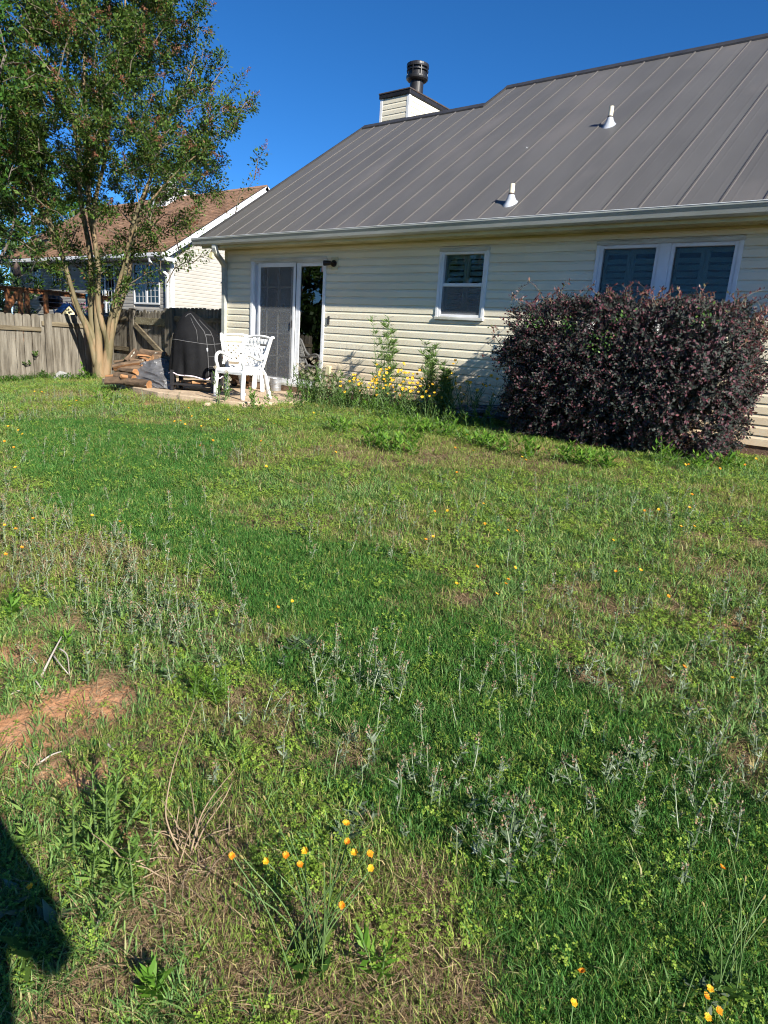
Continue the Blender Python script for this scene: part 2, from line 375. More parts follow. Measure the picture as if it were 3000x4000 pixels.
def ground_mat():
    m = bpy.data.materials.new('lawn_soil'); m.use_nodes = True; n = m.node_tree; N = n.nodes; L = n.links; b = N['Principled BSDF']
    tc = N.new('ShaderNodeTexCoord')
    def noise(sc, det=8, st=(1, 1, 1)):
        mp = N.new('ShaderNodeMapping'); mp.inputs['Scale'].default_value = st; L.new(tc.outputs['Object'], mp.inputs[0])
        t = N.new('ShaderNodeTexNoise'); t.inputs['Scale'].default_value = sc; t.inputs['Detail'].default_value = det; t.inputs['Roughness'].default_value = .65; L.new(mp.outputs[0], t.inputs['Vector']); return t.outputs['Fac']
    def ramp(v, *st):
        r = N.new('ShaderNodeValToRGB'); L.new(v, r.inputs[0]); e = r.color_ramp.elements
        while len(e) < len(st): e.new(.5)
        for i, (p, c) in enumerate(st): e[i].position = p; e[i].color = (*c, 1)
        return r.outputs[0]
    def mix(f, A, B):
        t = N.new('ShaderNodeMix'); t.data_type = 'RGBA'; L.new(f, t.inputs[0]); L.new(A, t.inputs[6]); L.new(B, t.inputs[7]); return t.outputs[2]
    def attr(k): t = N.new('ShaderNodeAttribute'); t.attribute_name = k; return t.outputs['Fac']
    f1 = noise(38); f2 = noise(9); f3 = noise(120, 4)
    turf = ramp(f1, (.3, (.035, .036, .014)), (.46, (.11, .085, .045)), (.6, (.22, .155, .095)), (.8, (.34, .245, .155)))
    lushc = ramp(f1, (.3, (.010, .030, .006)), (.6, (.025, .055, .012)), (.85, (.06, .07, .025)))
    clay = ramp(f2, (.25, (.36, .165, .078)), (.5, (.50, .255, .135)), (.75, (.60, .37, .225)))
    strawc = ramp(f3, (.3, (.14, .085, .045)), (.55, (.30, .20, .115)), (.75, (.44, .33, .20)))
    c = mix(attr('lush'), turf, lushc); c = mix(attr('straw'), c, strawc); c = mix(attr('soil'), c, clay)
    L.new(c, b.inputs['Base Color']); b.inputs['Roughness'].default_value = .95; b.inputs['Specular IOR Level'].default_value = .1
    bn = N.new('ShaderNodeBump'); bn.inputs['Strength'].default_value = .9; bn.inputs['Distance'].default_value = .02
    L.new(f1, bn.inputs['Height']); L.new(bn.outputs[0], b.inputs['Normal'])
    return m
ground = link('ground', gme, ground_mat()); tag(ground, 'rising lawn ground with bare red clay patches', kind='structure')

# ------------------------------------------------------------------ the house
C = .1143; ZA = 2.0
house = empty('house', (4.5, 0, 0))
tag(house, 'cream vinyl-sided house with brown standing-seam metal roof', 'house')
DX0, DX1, DZ0, DZ1 = .741, 2.5356+.05, .15, 2.262
W1 = (4.782, 5.5823, 1.364, 2.312); W2 = (7.056, 8.661, 1.02, 2.325)
XR = 15.0
# backing walls with real openings
wall = group_part('wall', house)
mb = MB()
cuts = [(DX0, DX1, DZ0, DZ1), W1, W2]
edges = [.01, DX0, DX1, W1[0], W1[1], W2[0], W2[1], XR]
for a, b in zip(edges[::2], edges[1::2]): mb.box(a, b, .012, .12, -.12, 2.44)
for (a, b, z0, z1) in cuts:
    mb.box(a, b, .012, .12, -.12, z0); mb.box(a, b, .012, .12, z1, 2.44)
mb.build('wall_core', m_room, wall)
# lap courses
def lap(z0, z1, d=.019):
    h = z1-z0
    return [(.010, z1), (-.003, z1-.001), (-d*.75, z1-h*.26), (-d, z1-h*.34), (-d, z0+.002), (-d+.003, z0), (.010, z0)]
def plank(x0, x1, z0, z1, parent=wall, d=.019):
    return MB().extr(lap(z0, z1, d), x0, x1, 'x').build('siding_plank', m_siding, parent, fix=False)
spans_rng = random.Random(4)
for k in range(-3, 17):
    zt = ZA-(k-1)*C; zb = ZA-k*C
    if k == -3: zt = 2.428
    segs = [(.085, XR)]
    for (a, b, z0, z1) in cuts:
        if zb < z1-.02 and zt > z0+.02:
            ns = []
            for s0, s1 in segs:
                if b <= s0 or a >= s1: ns.append((s0, s1))
                else:
                    if a > s0: ns.append((s0, a))
                    if b < s1: ns.append((b, s1))
            segs = ns
    for (a, b, z0, z1) in cuts:
        if zb < z1-.02 < zt-.012: plank(a, b, z1+.001, zt)
        if zb+.012 < z0+.02 < zt: plank(a, b, zb, z0-.001)
    j0 = [3.1, 4.25, 5.2, 3.65, 6.1][(k//2) % 5]
    for s0, s1 in segs:
        cutsx = [s0]+[j for j in np.arange(j0-3.66*2, XR, 3.66) if s0+.3 < j < s1-.3]+[s1]
        for i, (a, b) in enumerate(zip(cutsx[:-1], cutsx[1:])):
            plank(a+(.001 if i else 0), b-.0005, zb, zt, d=.019+(.0012 if i % 2 else 0))
MB().box(0, .085, -.022, .10, .10, 2.44, .004).build('corner_post', m_cream, wall)
MB().box(.0, XR, .0, .30, -.25, .168).build('foundation', m_block, house)
# other walls, floor and ceiling make the rooms dark
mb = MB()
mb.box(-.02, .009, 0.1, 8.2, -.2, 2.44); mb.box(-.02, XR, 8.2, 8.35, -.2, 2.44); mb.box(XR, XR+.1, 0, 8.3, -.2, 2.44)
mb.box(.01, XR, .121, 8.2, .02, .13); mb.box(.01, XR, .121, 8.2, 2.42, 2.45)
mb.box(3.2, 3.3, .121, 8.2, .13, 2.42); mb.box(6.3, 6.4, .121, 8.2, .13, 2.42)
mb.build('room_shell', m_room, house)

# ---- roof
SL = .683; YE = -.445; ZE = 2.571-.025*SL
roof = group_part('roof', house)
XB = 2.88; YR1, YR2 = 3.83, 4.60
def rz(y): return ZE+SL*(y-YE)
nrm = np.array([0, -SL, 1.0]); nrm /= np.linalg.norm(nrm)
sd = np.array([0, 1.0, SL]); sd /= np.linalg.norm(sd)
def roof_panel(x0, x1, y1):
    c0 = np.array([0, YE, ZE]); Ln = (y1-YE)/sd[1]
    # flat pan with two low pencil ribs, slightly dished
    prof = []
    wd = x1-x0
    for f, h in ((0, 0), (.22, 0), (.23, .0008), (.27, .0008), (.28, 0), (.72, 0), (.73, .0008), (.77, .0008), (.78, 0), (1, 0)):
        prof.append((x0+f*wd, h))
    V = []; n = len(prof)
    for t in (0, Ln):
        for x, h in prof: V.append(c0+sd*t+nrm*(h+.004)+np.array([x, 0, 0]))
    for t in (0, Ln):
        for x, h in prof: V.append(c0+sd*t-nrm*.010+np.array([x, 0, 0]))
    F = [(i, i+1, n+i+1, n+i) for i in range(n-1)]
    F += [(2*n+i+1, 2*n+i, 3*n+i, 3*n+i+1) for i in range(n-1)]
    F += [(i+1, i, 2*n+i, 2*n+i+1) for i in range(n-1)]
    return MB().add(V, F)
def rib(x, y1):
    c0 = np.array([x, YE-.004, ZE]); Ln = (y1-YE)/sd[1]
    V = []; pr = [(-.016, .004), (-.010, .014), (.010, .014), (.016, .004)]
    for t in (0, Ln+.005):
        for a, h in pr: V.append(c0+sd*t+nrm*h+np.array([a, 0, 0]))
    return MB().add(V, [(0, 1, 5, 4), (1, 2, 6, 5), (2, 3, 7, 6), (0, 3, 2, 1), (4, 5, 6, 7)])
seam = [.2243+.41104*i for i in range(0, 37)]
xs_ = [-.137]+seam
for a, b in zip(xs_[:-1], xs_[1:]):
    if b <= XB+.01: roof_panel(a, b, YR1).build('metal_panel', m_roof, roof, fix=False)
    elif a >= XB-.01: roof_panel(a, b, YR2).build('metal_panel', m_roof, roof, fix=False)
    else:
        roof_panel(a, XB, YR1).build('metal_panel', m_roof, roof, fix=False); roof_panel(XB, b, YR2).build('metal_panel', m_roof, roof, fix=False)
for x in seam[:-1]: rib(x, YR1 if x < XB else YR2).build('standing_seam', m_rib, roof)
XE = xs_[-1]
# back slopes, ridge caps and rake trims
def back(x0, x1, yr, yb):
    z = rz(yr); zb = z-SL*(yb-yr)
    return MB().add([(x0, yr, z), (x1, yr, z), (x1, yb, zb), (x0, yb, zb), (x0, yr, z-.02), (x1, yr, z-.02), (x1, yb, zb-.02), (x0, yb, zb-.02)],
                    [(0, 1, 2, 3), (7, 6, 5, 4), (3, 2, 6, 7), (0, 3, 7, 4), (1, 5, 6, 2)])
back(-.137, XB, YR1, 8.4).build('back_slope', m_roof, roof); back(XB, XE, YR2, 9.6).build('back_slope', m_roof, roof)
def ridge_cap(x0, x1, yr):
    z = rz(yr); d = .13; e = .036
    V = []
    for x in (x0, x1):
        V += [(x, yr-d, z-SL*d+e), (x, yr, z+e+.006), (x, yr+d, z-SL*d+e), (x, yr+d, z-SL*d+.012), (x, yr, z+.0), (x, yr-d, z-SL*d+.008)]
    return MB().add(V, [(0, 1, 7, 6), (1, 2, 8, 7), (2, 3, 9, 8), (5, 0, 6, 11), (0, 5, 4, 1), (1, 4, 3, 2), (6, 7, 10, 11), (7, 8, 9, 10)])
ridge_cap(-.17, XB+.02, YR1).build('ridge_cap', m_roofdark, roof); ridge_cap(XB-.04, XE, YR2).build('ridge_cap', m_roofdark, roof)
def rake(x, y0, y1, wdt=.05):
    c0 = np.array([x, y0, rz(y0)]); Ln = (y1-y0)/sd[1]; c = c0+sd*Ln/2-nrm*.045
    return MB().obox(c, (1, 0, 0), sd, nrm, (wdt/2, Ln/2, .075), .004)
rake(-.150, YE, YR1).build('rake_trim', m_roofdark, roof)
rake(XB-.012, YR1, YR2, .045).build('rake_trim', m_roofdark, roof)
MB().add([(0, .1, 2.44), (0, 8.2, 2.44), (0, YR1, rz(YR1)-.1), (-.02, .1, 2.44), (-.02, 8.2, 2.44), (-.02, YR1, rz(YR1)-.1)],
         [(0, 1, 2), (5, 4, 3), (0, 2, 5, 3), (1, 4, 5, 2), (0, 3, 4, 1)]).build('gable_wall', m_siding, wall)
MB().add([(XB+.02, YR1-1, rz(YR1-1)-.02), (XB+.02, YR2, rz(YR2)-.02), (XB+.02, 8.2, rz(YR2)-SL*(8.2-YR2)-.02), (XB+.02, 8.2, 2.5), (XB+.02, YR1-1, 2.5)], [(0, 1, 2, 3, 4)]).build('gable_wall', m_siding, wall)
# vents, spot
def vent(x, y, h):
    z = rz(y)
    o = MB()
    n = 20; V = []; rings = [(.095, 0.004), (.088, .012), (.072, .028), (.052, .070), (.040, .105), (.036, .112)]
    base = np.array([x, y, z])
    for i, (r, hh) in enumerate(rings):
        f = i/(len(rings)-1)
        for k in range(n):
            a = 2*math.pi*k/n; dx, dy = r*math.cos(a), r*math.sin(a)
            V.append(base+np.array([dx, dy, hh+SL*dy*(1-f)]))
    F = [(i*n+k, i*n+(k+1) % n, (i+1)*n+(k+1) % n, (i+1)*n+k) for i in range(len(rings)-1) for k in range(n)]
    F.append(tuple(range(5*n, 6*n)))
    v = o.add(V, F).build('vent_pipe', m_lead, roof, sm=True)
    p = MB().lathe([(.033, 0), (.033, h), (.027, h+.001), (.027, h-.06)], (x, y, z), 16).build('vent_pipe', m_pvc, roof, sm=False)
    q_ = MB().lathe([(.037, .105), (.040, .110), (.040, .120), (.035, .126)], (x, y, z), 16).build('pipe_clamp', m_rust, roof)
vent(5.84, -.06, .235); vent(6.15, 1.985, .25)
MB().obox((5.075, 1.60, rz(1.60)+.006), (.7, .7, 0), np.cross(nrm, (.7, .7, 0))*1.0, nrm, (.012, .035, .0015)).build('white_scrap', m_white, roof)
# gutter, fascia, soffit
GX0 = -.30
gp = [(-.405, 2.445), (-.405, 2.560), (-.412, 2.560), (-.412, 2.452), (-.470, 2.452), (-.497, 2.470), (-.507, 2.505), (-.525, 2.545), (-.525, 2.552), (-.512, 2.552), (-.512, 2.560), (-.534, 2.560), (-.534, 2.541), (-.515, 2.503), (-.504, 2.463), (-.473, 2.443)]
gut = MB().extr(gp, GX0, XE, 'x').build('gutter', m_gutter, roof, fix=True)
MB().box(GX0, XE, -.5375, -.5135, 2.5605, 2.5665).build('gutter_lip', m_white, roof)
MB().add([(GX0-.002, p, q) for p, q in [(-.405, 2.443), (-.405, 2.56), (-.534, 2.56), (-.515, 2.503), (-.473, 2.443)]]+[(GX0, p, q) for p, q in [(-.405, 2.443), (-.405, 2.56), (-.534, 2.56), (-.515, 2.503), (-.473, 2.443)]],
         [(0, 1, 2, 3, 4), (9, 8, 7, 6, 5)]+[(i, (i+1) % 5, 5+(i+1) % 5, 5+i) for i in range(5)]).build('gutter_end', m_gutter, roof)
MB().box(-.16, XE, -.402, -.375, 2.405, 2.545).build('fascia', m_fascia, roof)
sx = -.15; k = 0
while sx < XE:
    e = min(sx+.305, XE); m_ = MB()
    for t in range(3):
        a = sx+t*.1017; b = min(a+.0985, XE)
        if b > a: m_.box(a, b, -.374, -.006, 2.428, 2.437, .002)
    m_.box(sx, e-.002, -.374, -.006, 2.4375, 2.441)
    m_.build('soffit_panel', m_fascia, roof); sx = e; k += 1
MB().box(.086, XR, -.030, -.004, 2.400, 2.4275, .004).build('frieze_trim', m_fascia, wall)
# downspout with elbows
ds = group_part('downspout', house)
def rect_sweep(P, w2, d2):
    """flat rectangular pipe along points P"""
    return MB().tube(P, 1.0, 4, squash=None)
def spout(P, r=.046):
    m_ = MB(); n = 12; V = []; F = []
    for i, p in enumerate(P):
        p = np.array(p, float); t = np.array(P[min(i+1, len(P)-1)])-np.array(P[max(i-1, 0)]); t = t/np.linalg.norm(t)
        u = np.array([1.0, 0, 0]) if abs(t[0]) < .7 else np.array([0, 0, 1.0]); u = u-t*np.dot(u, t); u /= np.linalg.norm(u); v = np.cross(t, u)
        for (a, b) in [(-1, -.7), (-.5, -.7), (-.5, -.62), (.5, -.62), (.5, -.7), (1, -.7), (1, .7), (-1, .7)]: V.append(p+r*(a*u+b*v))
    n = 8
    for i in range(len(P)-1):
        for k in range(n): F.append((i*n+k, i*n+(k+1) % n, (i+1)*n+(k+1) % n, (i+1)*n+k))
    F += [tuple(range(n)), tuple(range((len(P)-1)*n, len(P)*n))]
    return m_.add(V, F)
spout([(.285, -.455, 2.452), (.285, -.455, 2.40), (.270, -.43, 2.345), (.235, -.375, 2.30)]).build('elbow', m_whitew, ds)
spout([(.240, -.385, 2.31), (.15, -.20, 2.215), (.08, -.09, 2.155), (.055, -.070, 2.10), (.048, -.062, 2.03)], .044).build('elbow', m_gutter, ds)
spout([(.047, -.061, 2.05), (.047, -.061, 1.1), (.047, -.061, .12)], .042).build('pipe', m_gutter, ds)
MB().box(-.012, .106, -.100, -.096, 1.84, 1.865).build('strap', m_gutter, ds)
# round flood lamp hanging under the gutter corner
lp = np.array(onp(826, 998, 1, -.47))
MB().add([lp+np.array(((-.0), 0, 0))+.075*(math.cos(a)*np.array([.72, -.2, -.35])+math.sin(a)*np.array([.1, .3, .62]))+d*np.array([-.25, -.8, .5]) for d in (-.02, .02) for a in np.linspace(0, 2*math.pi, 20, endpoint=False)],
         [tuple(range(20)), tuple(range(39, 19, -1))]+[(i, (i+1) % 20, 20+(i+1) % 20, 20+i) for i in range(20)]).build('round_lamp', m_fascia, house)
MB().tube([lp+np.array([.0, .02, 0]), lp+np.array([.03, .03, .07]), (.275, -.44, 2.40)], .014, 8).build('lamp_arm', m_gutter, house)

# ---- chimney
ch = group_part('chimney', house)
cx0, cx1, cy0, cy1, czt = -.572, .257, 4.8, 6.35, 6.445
MB().box(cx0+.02, cx1-.02, cy0+.02, cy1-.02, -.2, czt-.05).build('chimney_core', m_siding, ch)
for i in range(18):
    z1 = czt-.10-i*C*1.0; z0 = z1-C
    MB().extr([(y+cy0+.010, z) for y, z in lap(z0, z1, .014)], cx0+.06, cx1-.06, 'x').build('siding_plank', m_siding, ch, fix=False)
    MB().extr([(cx1-.010-y, z) for y, z in lap(z0, z1, .014)], cy0+.06, cy1, 'y').build('siding_plank', m_siding, ch)
for (a, b) in ((cx0, cx0+.062), (cx1-.062, cx1)):
    MB().box(a-.004, b+.004, cy0-.008, cy0+.06, 4.2, czt-.095, .003).build('corner_trim', m_white, ch)
MB().box(cx0-.03, cx1+.03, cy0-.03, cy1+.03, czt-.098, czt-.012, .006).build('cap_skirt', m_black, ch)
MB().box(cx0-.04, cx1+.04, cy0-.04, cy1+.04, czt-.012, czt+.02, .006).build('cap_plate', m_rust, ch)
fc = (-.03, 5.4)
MB().lathe([(.155, 0), (.155, .40), (.15, .42)], (fc[0], fc[1], czt+.02), 28).build('flue_pipe', m_black, ch, sm=False)
MB().lathe([(.15, .40), (.21, .41), (.245, .44), (.252, .47), (.252, .50), (.235, .503), (.235, .50)], (fc[0], fc[1], czt-.05), 32).build('flue_collar', m_black, ch)
mb = MB()
for kk in range(8):
    a = kk*math.pi/4+.2; mb.obox((fc[0]+.243*math.cos(a), fc[1]+.243*math.sin(a), czt+.56), (math.cos(a), math.sin(a), 0), (-math.sin(a), math.cos(a), 0), (0, 0, 1), (.006, .009, .12))
mb.lathe([(.236, .600), (.25, .600), (.25, .618), (.236, .618)], (fc[0], fc[1], czt-.04), 32)
mb.lathe([(.215, .45), (.215, .74)], (fc[0], fc[1], czt-.06), 28)
mb.build('flue_cage', m_black, ch)
MB().lathe([(.252, .63), (.256, .66), (.252, .70), (.21, .722), (.0, .728)], (fc[0], fc[1], czt), 32).build('flue_hood', m_black, ch)
# ---- sliding door
door = group_part('sliding_door', house)
MB().box(DX0, DX0+.055, -.030, .02, DZ0, DZ1, .004).build('door_trim', m_white, door)
MB().box(DX1-.055, DX1, -.030, .02, DZ0, DZ1, .004).build('door_trim', m_white, door)
MB().box(DX0-.01, DX1+.01, -.034, .02, DZ1-.045, DZ1+.004, .004).build('door_trim', m_whitew, door)
MB().box(DX0+.055, DX0+.085, -.012, .12, DZ0+.03, DZ1-.045).build('jamb', m_white, door)
MB().box(DX1-.075, DX1-.055, -.012, .12, DZ0+.03, DZ1-.045).build('jamb', m_white, door)
MB().box(DX0+.055, DX1-.055, -.010, .12, DZ1-.075, DZ1-.046).build('head_track', m_whitew, door)
MB().box(DX0, DX1, -.055, .12, DZ0-.005, DZ0+.035, .005).build('sill_track', m_whitew, door)
MB().box(DX0+.02, DX1-.02, -.050, -.001, .03, DZ0-.007).build('step_face', m_block, house)
def panel(name, x0, x1, y0, y1, sl_, top, bot, z0=DZ0+.037, z1=DZ1-.077, m_=None, right=None):
    b = MB(); m_ = m_ or m_white
    b.box(x0, x0+sl_, y0, y1, z0, z1, .003); r_ = right or sl_; b.box(x1-r_, x1, y0, y1, z0, z1, .003)
    b.box(x0+sl_, x1-r_, y0+.002, y1-.002, z1-top, z1, .003); b.box(x0+sl_, x1-r_, y0+.002, y1-.002, z0, z0+bot, .003)
    return b.build(name, m_, door)
panel('fixed_panel', DX0+.086, 1.742, .058, .092, .05, .06, .09)
MB().box(DX0+.136, 1.692, .074, .078, DZ0+.12, DZ1-.13).build('pane', m_doorglass, door)
for xx in (1.083, 1.375): MB().box(xx-.009, xx+.009, .064, .0735, DZ0+.128, DZ1-.138).build('muntin', m_whitew, door)
for zz_ in (1.80, 1.416, 1.026, .636): MB().box(DX0+.137, 1.691, .0655, .0725, zz_-.009, zz_+.009).build('muntin', m_whitew, door)
panel('glass_panel', 1.862, DX1-.076, .020, .054, .10, .06, .09, right=.022)
MB().box(1.962, DX1-.098, .034, .038, DZ0+.127, DZ1-.137).build('pane', m_doorglass, door)
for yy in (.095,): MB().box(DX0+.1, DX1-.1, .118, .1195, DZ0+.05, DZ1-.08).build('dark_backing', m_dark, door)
panel('screen_frame', .936, 1.862, -.010, .012, .046, .065, .075)
MB().box(.982, 1.816, .0005, .0015, DZ0+.112, DZ1-.142).build('screen_mesh', m_screen, door)
MB().box(1.806, 1.826, -.030, -.0105, 1.13, 1.25, .004).build('door_handle', m_black, door)
m_blue = mat('sticker_blue', (.10, .22, .32), .4); m_red = mat('sticker_red', (.5, .2, .2), .5, c2=(.8, .8, .8), scale=40)
MB().box(2.40, 2.425, .030, .0335, 2.035, 2.095).build('sticker', m_blue, door)
MB().box(2.433, 2.475, .030, .0335, 2.035, 2.12).build('sticker', m_red, door)
# ---- windows with shutters behind the glass
def win_unit(par, x0, x1, z0, z1, hung=True, fr=.055):
    b = MB()
    b.box(x0, x0+fr, -.024, .075, z0, z1, .004); b.box(x1-fr, x1, -.024, .075, z0, z1, .004)
    b.box(x0+fr, x1-fr, -.022, .075, z1-fr, z1, .004); b.box(x0+fr, x1-fr, -.022, .075, z0, z0+fr, .004)
    b.build('sash_frame', m_white, par)
    gx0, gx1, g0, g1 = x0+fr, x1-fr, z0+fr, z1-fr
    if hung:
        zm = (g0+g1)/2
        MB().box(gx0, gx1, -.008, .04, zm-.022, zm+.022, .003).build('meeting_rail', m_white, par)
        MB().box(gx0, gx1, .030, .034, zm+.022, g1).build('pane', m_glass, par)
        b = MB(); b.box(gx0, gx0+.02, .001, .018, g0, zm-.022); b.box(gx1-.02, gx1, .001, .018, g0, zm-.022); b.box(gx0+.02, gx1-.02, .001, .018, g0, g0+.025)
        b.build('lower_sash', m_white, par)
        MB().box(gx0+.02, gx1-.02, .010, .014, g0+.025, zm-.022).build('pane', m_glass, par)
        MB().box(gx0+.001, gx1-.001, -.006, -.005, g0, zm-.024).build('screen_mesh', m_screen, par)
    else:
        MB().box(gx0, gx1, .020, .024, g0, g1).build('pane', m_glass, par)
        MB().box(gx0+.001, gx1-.001, -.006, -.005, g0, g1).build('screen_mesh', m_screen2, par)
    # shutters: two leaves with tilting slats
    xm = (gx0+gx1)/2
    for (a, b_) in ((gx0-.02, xm-.003), (xm+.003, gx1+.02)):
        f = MB(); st = .045
        f.box(a, a+st, .085, .108, g0-.02, g1+.02); f.box(b_-st, b_, .085, .108, g0-.02, g1+.02)
        f.box(a+st, b_-st, .085, .108, g1-.05, g1+.02); f.box(a+st, b_-st, .085, .108, g0-.02, g0+.06)
        f.build('shutter_leaf', m_shutter, par)
        z = g0+.10; sp_ = .076
        while z < g1-.07:
            ang = .95; MB().obox(((a+b_)/2, .0965, z), (1, 0, 0), (0, math.cos(ang), math.sin(ang)), (0, -math.sin(ang), math.cos(ang)), ((b_-a)/2-st, .033, .004)).build('shutter_slat', m_shutter, par)
            z += sp_
m_screen2 = screenmat('insect_screen_fine', (.05, .06, .06), .14)
def casing(par, x0, x1, z0, z1, wd=.045):
    for a in (x0, x1-wd): MB().box(a, a+wd, -.034, .0, z0, z1, .004).build('side_casing', m_white, par)
    MB().box(x0-.006, x1+.006, -.038, .0, z1-wd, z1+.004, .005).build('head_casing', m_whitew, par)
    MB().box(x0-.006, x1+.006, -.050, .0, z0-.004, z0+wd*.8, .005).build('sill', m_whitew, par)
wn = group_part('window', house); casing(wn, *W1); win_unit(wn, W1[0]+.045, W1[1]-.045, W1[2]+.037, W1[3]-.046, fr=.034)
wn = group_part('window', house); casing(wn, *W2)
xm = (W2[0]+W2[1])/2
MB().box(xm-.062, xm+.062, -.036, .05, W2[2]+.037, W2[3]-.046, .004).build('mullion', m_white, wn)
win_unit(wn, W2[0]+.045, xm-.063, W2[2]+.037, W2[3]-.046, False, .040); win_unit(wn, xm+.063, W2[1]-.045, W2[2]+.037, W2[3]-.046, False, .040)
# ---- lamp, bell, outlet
lm = group_part('wall_lamp', house)
MB().box(2.685, 2.845, -.030, -.012, 2.055, 2.245, .008).build('mount_plate', m_cream, lm)
MB().tube([(2.765, -.03, 2.15), (2.765, -.052, 2.15)], .052, 20).build('canopy', m_bronze, lm)
MB().tube([(2.765, -.05, 2.15), (2.755, -.085, 2.15), (2.735, -.10, 2.15)], .014, 10).build('lamp_arm', m_bronze, lm)
MB().tube([(2.755, -.095, 2.152), (2.72, -.125, 2.148), (2.665, -.165, 2.142), (2.66, -.168, 2.142)], [.030, .038, .043, .036], 16).build('lamp_shade', m_bronze, lm)
MB().box(2.672, 2.706, -.040, -.013, 1.215, 1.345, .005).build('door_bell', m_black, house)
MB().box(2.690, 2.80, -.060, -.013, .40, .56, .012).build('outlet_cover', m_cream, house)

# ------------------------------------------------------------------ patio
pp = [(-.95, -1.95), (-.2, -2.10), (.7, -2.34), (1.5, -2.42), (2.0, -2.34), (2.6, -2.22), (3.05, -2.08), (3.2, -1.5), (3.2, -.052), (-.95, -.052)]
pme = MB(); n = len(pp)
ins = [(x+(.012 if x < 0 else -.012 if x > 3 else 0), y+(.012 if y < -1 else 0)) for x, y in pp]
pme.add([(x, y, -.22) for x, y in pp]+[(x, y, .040) for x, y in pp]+[(x, y, .050) for x, y in ins],
        [(i, (i+1) % n, n+(i+1) % n, n+i) for i in range(n)]+[(n+i, n+(i+1) % n, 2*n+(i+1) % n, 2*n+i) for i in range(n)]+[tuple(range(2*n, 3*n))])
tag(pme.build('patio', m_concrete), 'tan concrete patio slab in front of sliding door', kind='structure')
wk = [(-4.1, .1), (-4.1, -.35), (-2.6, -.75), (-.97, -.9), (-.97, -.1)]
b = MB(); n = len(wk); b.add([(x, y, -.4) for x, y in wk]+[(x, y, -.20+.05*(x+4.1)) for x, y in wk], [(i, (i+1) % n, n+(i+1) % n, n+i) for i in range(n)]+[tuple(range(n, 2*n))])
tag(b.build('path', m_concrete), 'short concrete path from the patio to the gate', kind='structure')

# ------------------------------------------------------------------ fences and gate
m_wood = mat('weathered_cedar', srgb(128, 122, 110), .85, c2=srgb(84, 78, 68), scale=3.0, detail=8, stretch=(5, 5, .5), bump=.5, bscale=14, bstretch=(9, 9, .5), rnd=.16, c3=srgb(74, 69, 60), s3=2.2, th3=(.52, .68), spec=.15)
m_wood2 = mat('weathered_rail', srgb(124, 114, 94), .85, c2=srgb(84, 75, 60), scale=3.0, detail=8, stretch=(1, .5, 6), bump=.5, bscale=14, bstretch=(1.5, .6, 9), rnd=.12, spec=.15)
def picket(par, axis, pos, a0, a1, z0, z1, t=.018, m_=None, ear=.028, lean=0.0):
    e = ear; w_ = a1-a0; rr = [(a0, z0), (a1, z0), (a1+lean, z1-e*1.6), (a1-e*.5+lean, z1-e*.5), (a1-e*1.3+lean, z1), (a0+e*1.3+lean, z1), (a0+e*.5+lean, z1-e*.5), (a0+lean, z1-e*1.6)]
    if axis == 'y': b = MB().extr([(p, q) for p, q in rr], pos, pos+t, 'x')
    else: b = MB().extr([(p, q) for p, q in rr], pos, pos+t, 'y')
    return b.build('picket', m_ or m_wood, par)
fr_ = random.Random(3)
FX = -4.35
fence = empty('picket_fence', (FX, -2.5, float(gz(FX, -2.5))))
tag(fence, 'low weathered grey board fence behind the multi-trunk tree', 'fence')
y = -6.6
while y < .22:
    w_ = .158+fr_.uniform(-.006, .006)
    top = (1.075 if y < -1.42 else 1.125)+fr_.uniform(-.012, .012)+.02*(y+2)/2
    if y+w_ > .28: break
    picket(fence, 'y', FX-.018+fr_.uniform(-.003, .003), y, y+w_, float(gz(FX, y))-.05, top, lean=fr_.uniform(-.006, .006))
    y += w_+fr_.choice([.004, .007, .012])
for (a, b_, z) in ((-6.6, -4.0, .74), (-3.998, -1.42, .78), (-1.40, .24, .905)):
    MB().box(FX+.004, FX+.042, a, b_, z-.045, z+.045, .004).build('rail', m_wood2, fence)
    MB().box(FX-.060, FX-.022, a, b_, z-.90, z-.81, .004).build('rail', m_wood2, fence)
for yy in (-6.5, -4.0, -1.41): MB().box(FX-.115, FX-.022, yy-.045, yy+.045, -.5, 1.0).build('post', m_wood, fence)
MB().box(FX+.044, FX+.062, -1.36, -1.205, -.35, 1.10, .003).build('batten', m_wood, fence)
GY_ = .30
tf = empty('tall_fence', (-1.2, GY_, 0)); tag(tf, 'tall grey board fence between gate and house corner', 'fence')
x = -2.05
while x < -.03:
    w_ = .125; picket(tf, 'x', GY_+.02, x, x+w_, -.25, 1.40+.02*(x+2)/2+fr_.uniform(-.012, .014)); x += w_+.005
for z in (1.19, .55, -.02): MB().box(-2.05, -.03, GY_-.022, GY_+.016, z-.045, z+.045, .004).build('rail', m_wood2, tf)
MB().box(-2.16, -2.055, GY_-.06, GY_+.04, -.3, 1.40, .006).build('post', m_wood, tf)
ts = empty('tall_fence', (-4.0, GY_, -.2)); tag(ts, 'short run of tall board fence between the tree and the gate', 'fence')
x = -4.60
while x < -3.80:
    picket(ts, 'x', GY_+.02, x, x+.13, -.35, 1.34+fr_.uniform(-.012, .014)); x += .135
for z in (1.12, .46, -.1): MB().box(-4.60, -3.74, GY_-.022, GY_+.016, z-.045, z+.045, .004).build('rail', m_wood2, ts)
gate = empty('wooden_gate', (-2.95, GY_, -.15)); tag(gate, 'wooden picket gate with diagonal brace and lichen on its rail', 'gate')
MB().box(-3.73, -3.565, GY_-.05, GY_+.05, -.4, 1.355, .008).build('post', m_wood, gate)
MB().box(-2.36, -2.185, GY_-.05, GY_+.05, -.4, 1.385, .008).build('post', m_wood, gate)
x = -3.545
